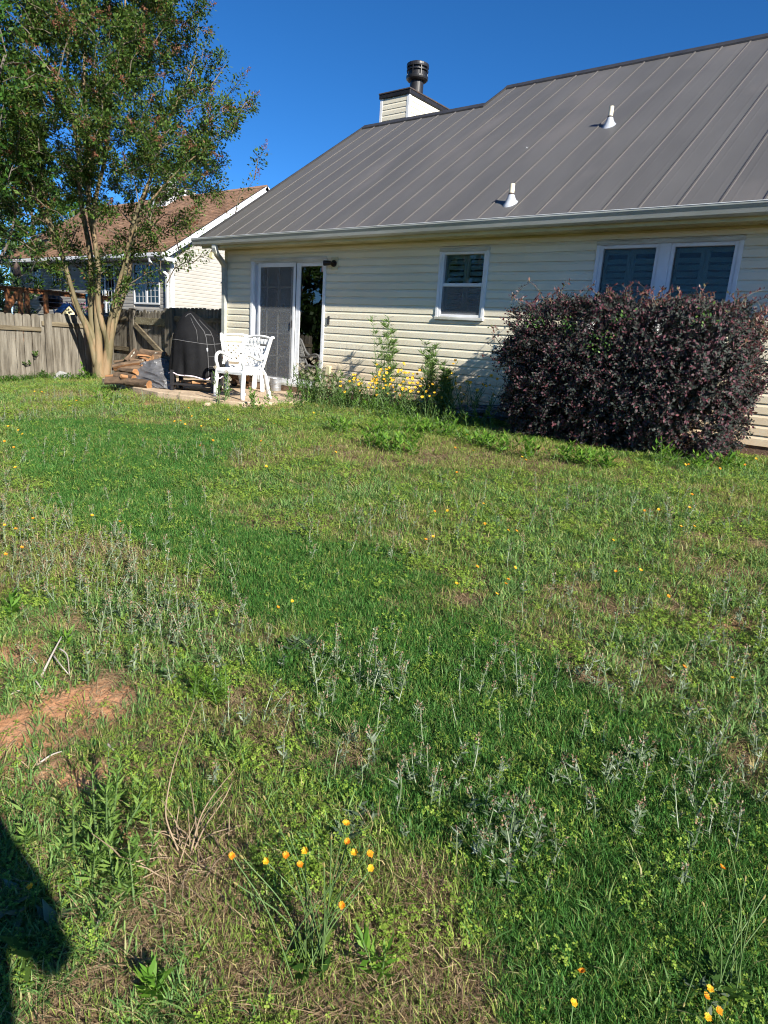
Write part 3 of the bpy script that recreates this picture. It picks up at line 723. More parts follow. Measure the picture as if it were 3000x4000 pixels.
while x < -2.40:
    picket(gate, 'x', GY_+.02, x, x+.130, -.10, 1.325+fr_.uniform(-.02, .02), ear=.04); x += .135
m_lichen = mat('lichen_rail', srgb(128, 120, 96), .9, c2=srgb(100, 92, 70), scale=4, stretch=(1, 1, 5), c3=srgb(196, 200, 180), s3=22, th3=(.60, .64), bump=.4, bscale=30)
MB().box(-3.56, -2.37, GY_-.025, GY_+.016, 1.02, 1.17, .004).build('rail', m_lichen, gate)
MB().box(-3.56, -2.37, GY_-.025, GY_+.016, .28, .40, .004).build('rail', m_wood2, gate)
d0 = np.array([-3.50, GY_-.048, 1.01]); d1 = np.array([-2.42, GY_-.048, .42]); dd = d1-d0; Ln = np.linalg.norm(dd); dd /= Ln
MB().obox((d0+d1)/2, dd, (0, 1, 0), np.cross(dd, (0, 1, 0)), (Ln/2, .020, .055), .004).build('brace', m_wood2, gate)
MB().box(-2.30, -2.22, GY_-.075, GY_-.052, .62, .66).build('latch', m_black, gate)
# ------------------------------------------------------------------ neighbour's house
m_nsid = mat('neighbour_siding', srgb(170, 166, 158), .5, c2=srgb(160, 156, 148), scale=2, bump=.05, bscale=50, rnd=.03)
m_shingle = mat('shingle', (.30, .175, .105), .9, c2=(.20, .115, .07), scale=9, detail=6, bump=.3, bscale=80, island=.28)
m_shed = mat('shingle_shadow', (.06, .04, .03), .9)
nb = empty('neighbour_house', (-12, 5.0, 0)); tag(nb, 'neighbouring house with brown shingle roof and grey-beige siding', 'house')
NX, NY, NXL = -9.15, 5.01, -20.9
nw = group_part('wall', nb)
NZT = 3.22
MB().box(NXL, NX-.012, NY+.012, 12.3, -1.5, NZT).build('wall_core', m_nsid, nw)
NRY = 8.675; NSL = .664; NZE = 3.288; NYE = 4.60
def nrz(y): return NZE+NSL*(y-NYE) if y <= NRY else NZE+NSL*(NRY-NYE)-NSL*(y-NRY)
MB().add([(NX-.012, NY, NZT), (NX-.012, 12.3, NZT), (NX-.012, NRY, nrz(NRY)-.15), (NX-.3, NY, NZT), (NX-.3, 12.3, NZT), (NX-.3, NRY, nrz(NRY)-.15)], [(0, 1, 2), (5, 4, 3), (0, 2, 5, 3), (1, 4, 5, 2)]).build('gable_core', m_nsid, nw)
nwin = [(-11.36, -9.80, 1.70, 3.02), (-18.80, -18.05, 2.27, 3.10), (-17.15, -16.42, 2.25, 3.08), (-13.9, -12.55, .4, 3.02)]
for k in range(-28, 26):
    zb = 1.6+k*C; zt = zb+C
    if zb > .2 and zt < nrz(NRY)-.15:          # gable end, cut along the rakes
        y0 = NY+.09; y1 = 12.2
        if zt > NZT-.25: y0 = max(y0, NYE+(zt-NZE)/NSL+.12); y1 = 2*NRY-y0
        if y1-y0 > .2:
            MB().extr([(NX-.010-p, q) for p, q in lap(zb, zt, .018)], y0, y1, 'y').build('siding_plank', m_nsid, nw)
    if zb > .55 and zt < NZT+.02:
        segs = [(NXL+.1, NX-.09)]
        for (a, b_, z0, z1) in nwin:
            if zb < z1 and zt > z0:
                ns = []
                for s0, s1 in segs:
                    if b_ <= s0 or a >= s1: ns.append((s0, s1))
                    else:
                        if a > s0: ns.append((s0, a))
                        if b_ < s1: ns.append((b_, s1))
                segs = ns
        for s0, s1 in segs: MB().extr([(NY+p, q) for p, q in lap(zb, zt, .018)], s0, s1, 'x').build('siding_plank', m_nsid, nw, fix=False)
MB().box(NX-.09, NX+.012, NY-.012, NY+.09, -.6, NZT, .004).build('corner_post', m_white, nw)
MB().box(NXL-.01, NXL+.1, NY-.012, NY+.09, -.6, NZT, .004).build('corner_post', m_white, nw)
for (a, b_, z0, z1) in nwin:
    wn = group_part('window', nb); b = MB(); f = .06
    for (p, q, r_, s_) in ((a, a+f, z0, z1), (b_-f, b_, z0, z1), (a+f, b_-f, z1-f, z1), (a+f, b_-f, z0, z0+f)): b.box(p, q, NY-.03, NY+.06, r_, s_, .004)
    if b_-a > 1.2: b.box((a+b_)/2-.05, (a+b_)/2+.05, NY-.028, NY+.05, z0+f, z1-f)
    b.box(a+f, b_-f, NY-.010, NY+.04, (z0+z1)/2-.03, (z0+z1)/2+.03)
    b.build('frame', m_white, wn)
    MB().box(a+f, b_-f, NY-.001, NY+.004, z0+f, z1-f).build('pane', m_glass, wn)
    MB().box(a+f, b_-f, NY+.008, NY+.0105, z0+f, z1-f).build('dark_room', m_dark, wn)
    nn = 6 if b_-a > 1.2 else 3
    for i in range(1, nn):
        xx = a+f+(b_-a-2*f)*i/nn; MB().box(xx-.008, xx+.008, NY-.0075, NY-.0015, z0+f, z1-f).build('muntin', m_white, wn)
    for i in (1, 2, 4, 5):
        zz_ = z0+f+(z1-z0-2*f)*i/6; MB().box(a+f, b_-f, NY-.0065, NY-.002, zz_-.008, zz_+.008).build('muntin', m_white, wn)
nr = group_part('roof', nb)
NX1 = NX+.30; NX0 = NXL-.3
nsd = np.array([0, 1.0, NSL]); nsd /= np.linalg.norm(nsd); nnm = np.array([0, -NSL, 1.0]); nnm /= np.linalg.norm(nnm)
def nslab(x0, x1, y0, y1, up, th, m_, name):
    c = np.array([(x0+x1)/2, (y0+y1)/2, (nrz(y0)+nrz(y1))/2])+nnm*(up-th/2); return MB().obox(c, (1, 0, 0), nsd, nnm, ((x1-x0)/2, (y1-y0)/nsd[1]/2, th/2)).build(name, m_, nr)
nslab(NX0, NX1, NYE, NRY, 0, .06, m_shed, 'roof_deck')
back_ = [(NX0, NRY, nrz(NRY)), (NX1, NRY, nrz(NRY)), (NX1, 12.9, nrz(12.9)), (NX0, 12.9, nrz(12.9))]
MB().add(back_+[(x, y, z-.06) for x, y, z in back_], [(0, 1, 2, 3), (7, 6, 5, 4), (3, 2, 6, 7), (0, 3, 7, 4), (1, 5, 6, 2)]).build('back_slope', m_shingle, nr)
V = []; F = []; Lr = (NRY-NYE)/nsd[1]; ex = .142; row = 0; t = 0.0; sr = random.Random(9)
while t < Lr:
    x = NX0-sr.uniform(0, .3)
    while x < NX1:
        wd = sr.choice([.16, .22, .30, .36]); a = max(x, NX0); b_ = min(x+wd-.006, NX1); th = sr.choice([.006, .010, .016])
        if b_ > a:
            t1 = min(t+ex, Lr); base = np.array([0, NYE, NZE])
            for (xx, tt, hh) in ((a, t, th+.004), (b_, t, th+.004), (b_, t1+.01, .006), (a, t1+.01, .006), (a, t, 0), (b_, t, 0)):
                V.append(base+nsd*tt+nnm*hh+np.array([xx, 0, 0]))
            i0 = len(V)-6; F += [(i0, i0+1, i0+2, i0+3), (i0+4, i0+5, i0+1, i0)]
        x += wd
    t += ex; row += 1
o = link('shingles', quick_mesh('shingles', np.array(V), np.array(F)), m_shingle, nr); o['kind'] = 'stuff'
MB().extr([(NRY-.14, nrz(NRY)-.07), (NRY, nrz(NRY)+.035), (NRY+.14, nrz(NRY)-.07), (NRY, nrz(NRY)+.0)], NX0, NX1+.01, 'x').build('ridge_cap', m_shingle, nr)
for (xx, nm) in ((NX1, 'rake_board'), (NX0-.03, 'rake_board')):
    for (ya, yb) in ((NYE, NRY), (12.9, NRY)):
        p0 = np.array([xx, ya, nrz(ya)]); p1 = np.array([xx, yb, nrz(yb)]); d_ = (p1-p0)/np.linalg.norm(p1-p0); up_ = np.cross((1, 0, 0), d_); up_ = up_ if up_[2] > 0 else -up_
        MB().obox((p0+p1)/2-up_*.085+np.array([.015, 0, 0]), (1, 0, 0), d_, up_, (.015, np.linalg.norm(p1-p0)/2, .085)).build(nm, m_white, nr)
        MB().obox((p0+p1)/2+up_*.004+np.array([.012, 0, 0]), (1, 0, 0), d_, up_, (.03, np.linalg.norm(p1-p0)/2, .004)).build('drip_edge', m_roofdark, nr)
MB().box(NX0, NX1-.02, NYE-.11, NYE+.0, 3.12, 3.255, .02).build('gutter', m_white, nr)
MB().box(NX0, NX1-.02, NYE+.003, NY-.014, 3.10, 3.125).build('soffit', m_white, nr)
MB().box(NX1-.42, NX1-.002, NYE-.02, NYE+.42, 3.02, 3.115, .006).build('eave_return', m_white, nr)
dsn = group_part('downspout', nb)
spout([(NX-.50, NYE-.06, 3.12), (NX-.50, NYE-.05, 3.0), (NX-.35, NYE+.15, 2.85), (NX-.16, NY-.06, 2.62)], .05).build('elbow', m_white, dsn)
spout([(NX-.16, NY-.06, 2.66), (NX-.16, NY-.06, 0)], .05).build('pipe', m_white, dsn)
nc = group_part('chimney', nb)
MB().box(-14.9, -13.9, 8.0, 9.2, 4.5, 6.18).build('chimney_core', m_white, nc); MB().box(-15.0, -13.8, 7.9, 9.3, 6.18, 6.28, .01).build('chimney_cap', m_whitew, nc)
MB().lathe([(.17, 0), (.17, .35), (.28, .36), (.28, .62), (.1, .70)], (-14.4, 8.6, 6.28), 16).build('flue_pipe', m_whitew, nc)

# ------------------------------------------------------------------ neighbour's deck with cable rail
m_deck = mat('cedar_stain', srgb(168, 112, 70), .65, c2=srgb(132, 82, 48), scale=4, stretch=(6, 6, .6), bump=.3, bscale=16, rnd=.1)
dk = empty('cedar_deck', (-8.5, 1.0, 0)); tag(dk, 'stained cedar deck with cable railing beyond the low fence', 'deck')
DXX = -7.0
for i in range(24):
    yy = -4.2+i*.245; MB().box(-9.1+.0, DXX+.05, yy, yy+.235, .62, .655, .004).build('deck_board', m_deck, dk)
MB().box(DXX-.02, DXX+.05, -4.2, 1.65, .40, .615).build('rim_joist', m_deck, dk)
def dpost(y, wd=.09, z0=.62, z1=1.66): return MB().box(DXX-.045, DXX+.045, y-wd/2, y+wd/2, z0, z1, .005).build('post', m_deck, dk)
for yy in (-2.6, -.94, -.66, -.50, -.05, 1.40): dpost(yy, .10)
MB().box(DXX-.07, DXX+.07, -4.2, 1.65, 1.662, 1.70, .005).build('top_rail', m_deck, dk)
MB().box(DXX-.02, DXX+.02, -4.2, 1.65, 1.58, 1.660).build('under_rail', m_deck, dk)
p0 = np.array([DXX+.02, -1.32, .66]); p1 = np.array([DXX+.02, -.72, 1.56]); d_ = (p1-p0); Ln = np.linalg.norm(d_); d_ /= Ln
MB().obox((p0+p1)/2, d_, (1, 0, 0), np.cross(d_, (1, 0, 0)), (Ln/2, .02, .065), .004).build('stair_stringer', m_deck, dk)
m_cable = mat('steel_cable', (.55, .56, .58), .35, metal=.9)
for z in (.75, .86, .97, 1.08, 1.19, 1.30, 1.41, 1.51): MB().tube([(DXX+.0, -4.2, z), (DXX, 1.65, z)], .004, 6).build('cable', m_cable, dk)
MB().box(-9.1, -9.0, -3.5, 1.2, -.5, .6).build('deck_leg', m_deck, dk)
for yy in (-4.1, -1.2, 1.55): MB().box(DXX-.04, DXX+.04, yy-.05, yy+.05, -.6, .399).build('deck_leg', m_deck, dk)
# things on the deck
m_terra = mat('terracotta', srgb(196, 96, 52), .8, c2=srgb(160, 72, 38), scale=8)
m_bluep = mat('blue_glaze', srgb(24, 58, 118), .35, c2=srgb(18, 40, 84), scale=6)
m_teal = mat('teal_paint', srgb(30, 128, 170), .4, c2=srgb(22, 104, 150), scale=5)
f_red = leafmat('petal_red', [(0, (.55, .06, .03)), (.5, (.75, .18, .08)), (1, (.7, .12, .2))], transl=.2)
f_pink = leafmat('petal_pink', [(0, (.65, .16, .40)), (.5, (.72, .38, .12)), (1, (.55, .2, .6))], transl=.2)
m_potleaf = leafmat('pot_leaf', [(0, (.02, .06, .012)), (1, (.06, .12, .03))])
def leaf_quads(P, A, Nn, Ln, Wd, fold=.0):
    P = np.asarray(P, float); A = np.asarray(A, float); Nn = np.asarray(Nn, float)
    A = A/(np.linalg.norm(A, axis=1, keepdims=True)+1e-9)
    Sd = np.cross(A, Nn); Sd = Sd/(np.linalg.norm(Sd, axis=1, keepdims=True)+1e-9); Nn = np.cross(Sd, A)
    Ln = np.asarray(Ln).reshape(-1, 1); Wd = np.asarray(Wd).reshape(-1, 1)
    v0 = P; v2 = P+A*Ln; mid = P+A*Ln*.45-Nn*Ln*fold
    v1 = mid+Sd*Wd/2; v3 = mid-Sd*Wd/2
    V = np.stack([v0, v1, v2, v3], 1).reshape(-1, 3); F = np.arange(len(V)).reshape(-1, 4)
    return V, F
def rdir(n, up=0.0):
    v = rng.normal(size=(n, 3)); v /= np.linalg.norm(v, axis=1, keepdims=True); v[:, 2] += up; return v/np.linalg.norm(v, axis=1, keepdims=True)
def pot(name, label, loc, r, h, m_, petals, cat='planter'):
    o = empty(name, loc); tag(o, label, cat)
    MB().lathe([(r*.7, 0), (r, h*.9), (r*1.06, h*.92), (r*1.06, h), (r*.9, h), (r*.85, h*.9)], loc, 20).build('bowl', m_, o)
    n = 160; P = np.array(loc)+np.array([0, 0, h])+np.clip(rng.normal(size=(n, 3)), -2, 2)*np.array([r*.6, r*.6, r*.3])+np.array([0, 0, r*.3])
    V, F = leaf_quads(P, rdir(n, .4), rdir(n), rng.uniform(.05, .09, n), rng.uniform(.03, .05, n)); link('foliage', quick_mesh('foliage', V, F), m_potleaf, o)
    n = 110; P = np.array(loc)+np.array([0, 0, h])+np.clip(rng.normal(size=(n, 3)), -2, 2)*np.array([r*.6, r*.6, r*.25])+np.array([0, 0, r*.65])
    V, F = leaf_quads(P, rdir(n, .8), rdir(n), rng.uniform(.04, .06, n), rng.uniform(.04, .06, n)); link('blossoms', quick_mesh('blossoms', V, F), petals, o)
pot('flower_pot', 'blue pot of orange-red flowers behind the leaning deck stringer', (-7.35, -.78, .656), .17, .22, m_bluep, f_red)
pot('flower_pot', 'dark pot of red flowers at the left end of deck', (-7.4, -1.25, .656), .19, .30, m_bronze, f_red)
pot('flower_planter', 'teal planter bowl of pink and orange blossoms beyond fence', (-6.0, .20, 1.00), .24, .18, m_teal, f_pink)
MB_ = empty('plant_stand', (-6.0, .20, float(gz(-6, .2)))); tag(MB_, 'wooden stand holding the teal planter bowl', 'stand')
MB().box(-6.12, -5.88, .08, .32, .96, .999).build('shelf', m_deck, MB_)
for (a, b_) in ((-6.1, .10), (-5.94, .10), (-6.1, .26), (-5.94, .26)): MB().box(a, a+.04, b_, b_+.04, -.4, .959).build('leg', m_deck, MB_)
bh = empty('birdhouse', (-5.6, -.35, float(gz(-5.6, -.35)))); tag(bh, 'small birdhouse with blue peaked roof above low fence', 'birdhouse')
bx, by, bz = -5.6, -.22, 1.06
MB().extr([(by-.13, bz), (by+.13, bz), (by+.13, bz+.12), (by, bz+.27), (by-.13, bz+.12)], bx-.10, bx+.10, 'x').build('box', m_cream, bh)
for s_ in (-1, 1):
    d_ = np.array([0, s_*.72, -.69]); MB().obox(np.array([bx, by, bz+.31])+d_*.16, (1, 0, 0), d_, np.cross((1, 0, 0), d_), (.14, .17, .012)).build('roof', m_bluep, bh)
MB().tube([(bx+.101, by, bz+.12), (bx+.105, by, bz+.12)], .03, 14).build('entrance', m_dark, bh)
MB().box(bx-.03, bx+.03, by-.03, by+.03, -.5, bz-.001).build('post', m_wood, bh)
kg = empty('kettle_grill', (-8.0, .55, .656)); tag(kg, 'black kettle grill on the neighbouring deck', 'grill')
MB().lathe([(.05, .60), (.2, .64), (.28, .75), (.29, .80)], (-8.0, .55, .656), 24).build('bowl', m_black, kg, sm=True)
MB().lathe([(.295, .80), (.28, .90), (.2, .99), (.06, 1.03)], (-8.0, .55, .656), 24).build('lid', m_black, kg, sm=True)
for a in (0, 2.1, 4.2): MB().tube([(-8+.12*math.cos(a), .55+.12*math.sin(a), 1.28), (-8+.28*math.cos(a), .55+.28*math.sin(a), .657)], .012, 8).build('leg', m_cable, kg)
MB().tube([(-8, .49, 1.69), (-8, .51, 1.74), (-8, .59, 1.74), (-8, .61, 1.69)], .01, 8).build('lid_handle', m_black, kg)
m_grayw = mat('grey_paint', (.10, .105, .11), .6)
dc = empty('deck_table', (-7.9, .35, .656)); tag(dc, 'dark grey side table beside the kettle grill', 'table')
MB().box(-8.1, -7.7, -.15, .25, 1.08, 1.11, .005).build('table_top', m_grayw, dc)
for (a, b_) in ((-8.08, -.13), (-7.74, -.13), (-8.08, .20), (-7.74, .20)): MB().box(a, a+.03, b_, b_+.03, .656, 1.079).build('leg', m_grayw, dc)
bn = empty('deck_bench', (-8.7, 1.6, .656)); tag(bn, 'dark slatted bench against the neighbouring house wall', 'bench')
for i in range(13): MB().box(-9.15+i*.16, -9.15+i*.16+.15, 2.60, 2.64, .70, 1.30).build('back_slat', m_grayw, bn)
MB().box(-9.2, -7.0, 2.1, 2.59, 1.0, 1.04).build('seat', m_grayw, bn)
for a in (-9.1, -8.1, -7.1): MB().box(a, a+.06, 2.15, 2.6, -.4, .999).build('leg', m_grayw, bn)
bp = onp(352, 1172, 1, 1.0)
bt = empty('blue_bottle_rack', tuple(bp-np.array([0, 0, .5]))); tag(bt, 'bright blue rain barrel behind the tree trunks', 'barrel')
MB().lathe([(.09, -.9), (.11, -.7), (.11, .10), (.10, .14), (.03, .16)], tuple(bp), 20).build('barrel_body', m_teal, bt, sm=True)
MB().lathe([(.112, -.3), (.118, -.28), (.112, -.26)], tuple(bp), 20).build('hoop', m_bluep, bt)
bt.name = 'rain_barrel'
hp = onp(66, 1050, 1, 3.2)
hk = empty('wind_chime', (hp[0], hp[1], hp[2]-1.2)); tag(hk, 'rusty wind chime hanging from a thin shepherd hook', 'wind chime')
MB().tube([(hp[0]+.25, hp[1], -.3), (hp[0]+.10, hp[1], hp[2]+.25), (hp[0]+.02, hp[1], hp[2]+.42), (hp[0]-.04, hp[1], hp[2]+.36), (hp[0]-.03, hp[1], hp[2]+.28)], .008, 6).build('hook', m_black, hk)
MB().lathe([(.02, .26), (.10, .1), (.14, -.2), (.10, -.26)], tuple(hp), 12).build('chime', m_rust, hk)
# ------------------------------------------------------------------ white resin chairs
m_resin = mat('white_resin', (.80, .80, .78), .4, c2=(.70, .70, .67), scale=5, spec=.4)
def crom(P, n=8):
    P = [np.array(p, float) for p in P]; P = [2*P[0]-P[1]]+P+[2*P[-1]-P[-2]]; out = []
    for i in range(1, len(P)-2):
        for t in np.linspace(0, 1, n, endpoint=False):
            a, b, c, d = P[i-1:i+3]
            out.append(.5*((2*b)+(-a+c)*t+(2*a-5*b+4*c-d)*t*t+(-a+3*b-3*c+d)*t**3))
    out.append(P[-2]); return out
def make_chair(name, label, loc, rz):
    """front is +x, width along y"""
    o = empty(name, loc, rz); tag(o, label, 'chair', 'white resin patio chairs')
    W = .275
    def bk(z): return -.20-.26*max(0, z-.42)                       # x of the leaning back at height z
    for s in (-1, 1):
        pts = crom([(.245, s*(W+.025), 0), (.235, s*(W+.02), .22), (.215, s*(W+.01), .42), (.235, s*(W+.02), .52), (.225, s*(W+.022), .605), (.17, s*(W+.022), .645), (.08, s*(W+.022), .625), (-.02, s*(W+.022), .585), (-.11, s*(W+.02), .59), (-.20, s*(W+.015), .66), (-.255, s*(W+.01), .76), (-.30, s*(W+.005), .86), (-.33, s*(W+.0), .895), (-.365, s*(W), .90)], 6)
        r = [.034 if p[2] < .40 else .026 for p in pts]
        MB().tube(pts, r, 10, squash=(1.15, .85)).build('arm', m_resin, o, world=False, sm=True)
        MB().tube(crom([(-.12, s*(W-.0), .44), (-.20, s*(W), .36), (-.25, s*(W+.005), .20), (-.31, s*(W+.01), 0)], 5), [.030]*5+[.031]*5+[.030]*6, 10, squash=(1.5, .7)).build('leg', m_resin, o, world=False, sm=True)
        MB().tube(crom([(-.15, s*(W-.015), .40), (bk(.55)+.015, s*(W-.02), .55), (bk(.72), s*(W-.015), .72), (bk(.86)-.01, s*(W-.005), .86)], 5), .020, 8).build('back_post', m_resin, o, world=False, sm=True)
    b = MB(); n = 14; V = []; F = []                                # seat: dished slab with rolled front
    xs2 = [-.20, -.12, 0, .10, .18, .225, .245]; zs2 = [.425, .415, .41, .415, .423, .418, .395]
    for lay in (0, 1):
        for x_, z_ in zip(xs2, zs2):
            for j in range(n): V.append((x_, -W+2*W*j/(n-1), z_-(.022 if lay else 0)-.008*math.cos((j/(n-1)-.5)*math.pi)))
    m1 = len(xs2)
    for i in range(m1-1):
        for j in range(n-1):
            a = i*n+j; F.append((a, a+1, a+n+1, a+n)); a += m1*n; F.append((a, a+n, a+n+1, a+1))
    for i in range(m1-1):
        for j in (0, n-1): a = i*n+j; F.append((a, a+n, a+n+m1*n, a+m1*n))
    for j in range(n-1):
        for i in (0, m1-1): a = i*n+j; F.append((a, a+1, a+1+m1*n, a+m1*n))
    b.add(V, F).build('seat', m_resin, o, world=False)
    for (x0, x1, y0, y1) in ((.222, .242, -W, W),): MB().box(x0, x1, y0, y1, .345, .405, .006).build('apron', m_resin, o, world=False)
    for s in (-1, 1): MB().box(-.17, .22, s*W-.011, s*W+.011, .355, .425, .005).build('side_apron', m_resin, o, world=False)
    # top rail with a gentle crown
    MB().tube(crom([(bk(.88)-.02, -W, .875), (bk(.88)-.03, -W*.5, .905), (bk(.88)-.03, 0, .912), (bk(.88)-.03, W*.5, .905), (bk(.88)-.02, W, .875)], 5), .018, 8).build('top_rail', m_resin, o, world=False, sm=True)
    MB().tube([(bk(.755), -W+.02, .755), (bk(.755)-.012, 0, .760), (bk(.755), W-.02, .755)], .012, 8).build('rail', m_resin, o, world=False, sm=True)
    MB().tube([(bk(.47), -W+.03, .47), (bk(.47)-.01, 0, .47), (bk(.47), W-.03, .47)], .014, 8).build('rail', m_resin, o, world=False, sm=True)
    # lattice of crossing slats
    y_in = W-.02; z0, z1 = .475, .752; step = .082
    for sgn in (1, -1):
        c = -.62
        while c < .62:
            # line y = c + sgn*(z-z0) clipped to the opening
            pts = []
            za = z0; zb_ = z1
            if sgn > 0: za = max(za, z0+(-y_in-c)); zb_ = min(zb_, z0+(y_in-c))
            else: za = max(za, z0+(c-y_in)); zb_ = min(zb_, z0+(c+y_in))
            if zb_-za > .02:
                P0 = np.array([bk(za)-.004*sgn, c+sgn*(za-z0), za]); P1 = np.array([bk(zb_)-.004*sgn, c+sgn*(zb_-z0), zb_])
                d = P1-P0; L_ = np.linalg.norm(d); d /= L_; nn_ = np.cross(d, (0, -d[2], d[1])); nn_ = np.array([1.0, 0, .26]); nn_ -= d*np.dot(nn_, d); nn_ /= np.linalg.norm(nn_)
                MB().obox((P0+P1)/2, d, np.cross(nn_, d), nn_, (L_/2, .0115, .0045)).build('lattice_slat', m_resin, o, world=False)
            c += step
    # band of moulded roses between the rails
    b = MB()
    cr_ = random.Random(2)
    for yy in np.linspace(-W+.05, W-.05, 7):
        zc = .825+.012*math.cos(yy/W*1.5); xc = bk(zc)-.012
        for rr in (.034, .022, .010):
            b.tube([(xc+.006*(1-rr*20)+.004, yy+rr*math.cos(a), zc+rr*math.sin(a)) for a in np.linspace(0, 2*math.pi, 11)], .0065, 5, cap=False)
        for a in (.8, 2.3, 3.9, 5.4):
            b.tube([(xc, yy+.03*math.cos(a), zc+.03*math.sin(a)), (xc, yy+.058*math.cos(a), zc+.052*math.sin(a))], [.008, .003], 5)
    b.tube([(bk(.825)-.012, -W+.02, .79), (bk(.825)-.012, -.1, .85), (bk(.825)-.012, .1, .80), (bk(.825)-.012, W-.02, .85)], .006, 5)
    b.build('rose_panel', m_resin, o, world=False, sm=True)
    return o
make_chair('patio_chair', 'white resin armchair nearest the lawn, facing away from house', (2.52, -1.66, .05), -math.pi/2+.04)
make_chair('patio_chair', 'white resin armchair tucked behind the other, facing sideways', (1.455, -.79, .05), -.48)

# ------------------------------------------------------------------ covered grill on its cart
er = np.array([cr0[0], cr0[1], 0]); ef = np.array([-cr0[1], cr0[0], 0])
m_cover = mat('grill_cover_cloth', (.0035, .0035, .0042), .75, c2=(.006, .006, .007), scale=9, bump=.25, bscale=160, spec=.22)
m_pipe = mat('grey_piping', (.10, .10, .10), .7); m_fringe = mat('pale_hem', (.72, .62, .66), .8)
gc = np.array([1.39, -1.65, .005])
gr = empty('covered_grill', tuple(gc)); tag(gr, 'kettle grill under a black fabric cover with grey piping', 'grill')
NA = 96
def cover_pt(a, z):
    """a around, z height above patio"""
    T = [(.20, .445, .34, .015, 0), (.45, .43, .335, .01, 0), (.70, .41, .325, .0, 0), (.88, .385, .31, -.01, 0), (.98, .335, .285, -.015, 0), (1.08, .25, .235, -.05, 0), (1.16, .175, .165, -.07, 0), (1.22, .105, .095, -.085, 0), (1.255, .045, .04, -.09, 0), (1.27, .004, .004, -.09, 0)]
    for i in range(len(T)-1):
        if z <= T[i+1][0] or i == len(T)-2:
            f = (z-T[i][0])/(T[i+1][0]-T[i][0]); f = min(max(f, 0), 1)
            ra, rb, ox = [T[i][k]*(1-f)+T[i+1][k]*f for k in (1, 2, 3)]; break
    ra *= .87; rb *= .90
    ca, sa = math.cos(a), math.sin(a)
    ex_ = 2/2.5
    x = math.copysign(abs(ca)**ex_, ca)*ra; y = math.copysign(abs(sa)**ex_, sa)*rb
    low = min(1, max(0, (.98-z)/.6)); fold = .022*math.sin(5*a+1.3+.8*math.sin(3*z))+.012*math.sin(11*a+2*z)+.008*math.sin(17*a-3*z)
    k = 1+fold*low/.4*1.3+.012*math.sin(3*a+9*z)
    # side pocket bulges out on the right
    p = math.exp(-((a+.55+math.pi*2) % (2*math.pi)-math.pi*0)**2/.25) if False else 0
    sh = .04*math.exp(-((a-.15)/.5)**2)*math.exp(-((z-.80)/.22)**2) if a < math.pi else .04*math.exp(-((a-2*math.pi-.15)/.5)**2)*math.exp(-((z-.80)/.22)**2)
    x = x*k+ox+sh; y = y*k
    return gc+er*x+ef*y+np.array([0, 0, z])
zsr = [.28, .32, .37, .44, .52, .61, .70, .78, .86, .92, .98, 1.03, 1.08, 1.12, 1.16, 1.19, 1.22, 1.24, 1.255, 1.265, 1.27]
V = []
for i, z in enumerate(zsr):
    for k in range(NA):
        a = 2*math.pi*k/NA; zz_ = z
        if i == 0: zz_ = z+.025*math.sin(2*a+.4)+.012*math.sin(7*a)
        V.append(cover_pt(a, zz_))
F = [(i*NA+k, i*NA+(k+1) % NA, (i+1)*NA+(k+1) % NA, (i+1)*NA+k) for i in range(len(zsr)-1) for k in range(NA)]
cv = MB().add(V, F).build('cover', m_cover, gr, sm=True)
sol = cv.modifiers.new('thickness', 'SOLIDIFY'); sol.thickness = .004
def seam_line(ang_z, r=.006, mm=None, nm='piping'):
    P = []
    for a, z in ang_z:
        p = cover_pt(a, z); c = gc+np.array([0, 0, p[2]-gc[2]]); d = p-c; d = d/(np.linalg.norm(d)+1e-6); P.append(p+d*.003)
    return MB().tube(P, r, 6).build(nm, mm or m_pipe, gr, sm=True)
A = 2*math.pi
seam_line([(a, .80+.02*math.sin(a*2)) for a in np.linspace(math.pi*.95, math.pi*2.06, 60)])
seam_line([(A*.80, 1.22), (A*.82, 1.18), (A*.835, 1.12), (A*.845, 1.05), (A*.855, .97), (A*.86, .88), (A*.862, .78), (A*.862, .65), (A*.86, .5), (A*.858, .38), (A*.857, .30)])
seam_line([(A*.775, 1.16), (A*.785, 1.08), (A*.79, .98), (A*.79, .88), (A*.79, .81)], .004)
seam_line([(A*.90, 1.14), (A*.915, 1.07), (A*.925, .98), (A*.93, .88), (A*.935, .75), (A*.94, .6), (A*.94, .42)], .0045)
seam_line([(a, .60) for a in np.linspace(A*.862, A*.94, 12)], .003)
seam_line([(a, .45) for a in np.linspace(A*.862, A*.94, 12)], .003)
seam_line([(a, .92) for a in np.linspace(A*.862, A*.92, 10)], .009)
seam_line([(A*.79-.5, 1.17), (A*.79-.3, 1.21), (A*.80, 1.22)], .005)
hp_ = [(a, .285+.025*math.sin(2*a+.4)+.012*math.sin(7*a)) for a in np.linspace(math.pi*1.12, math.pi*2.0, 50)]
seam_line(hp_, .010, m_fringe, 'fringe')
MB().obox(cover_pt(A*.864, .70)+np.array([.004, -.008, 0]), er, ef, (0, 0, 1), (.010, .004, .025)).build('care_tag', m_white, gr)
def gp_(x, y, z): return gc+er*x+ef*y+np.array([0, 0, z])
MB().obox(gp_(.02, 0, .145), er, ef, (0, 0, 1), (.35, .24, .018), .006).build('cart_shelf', m_black, gr)
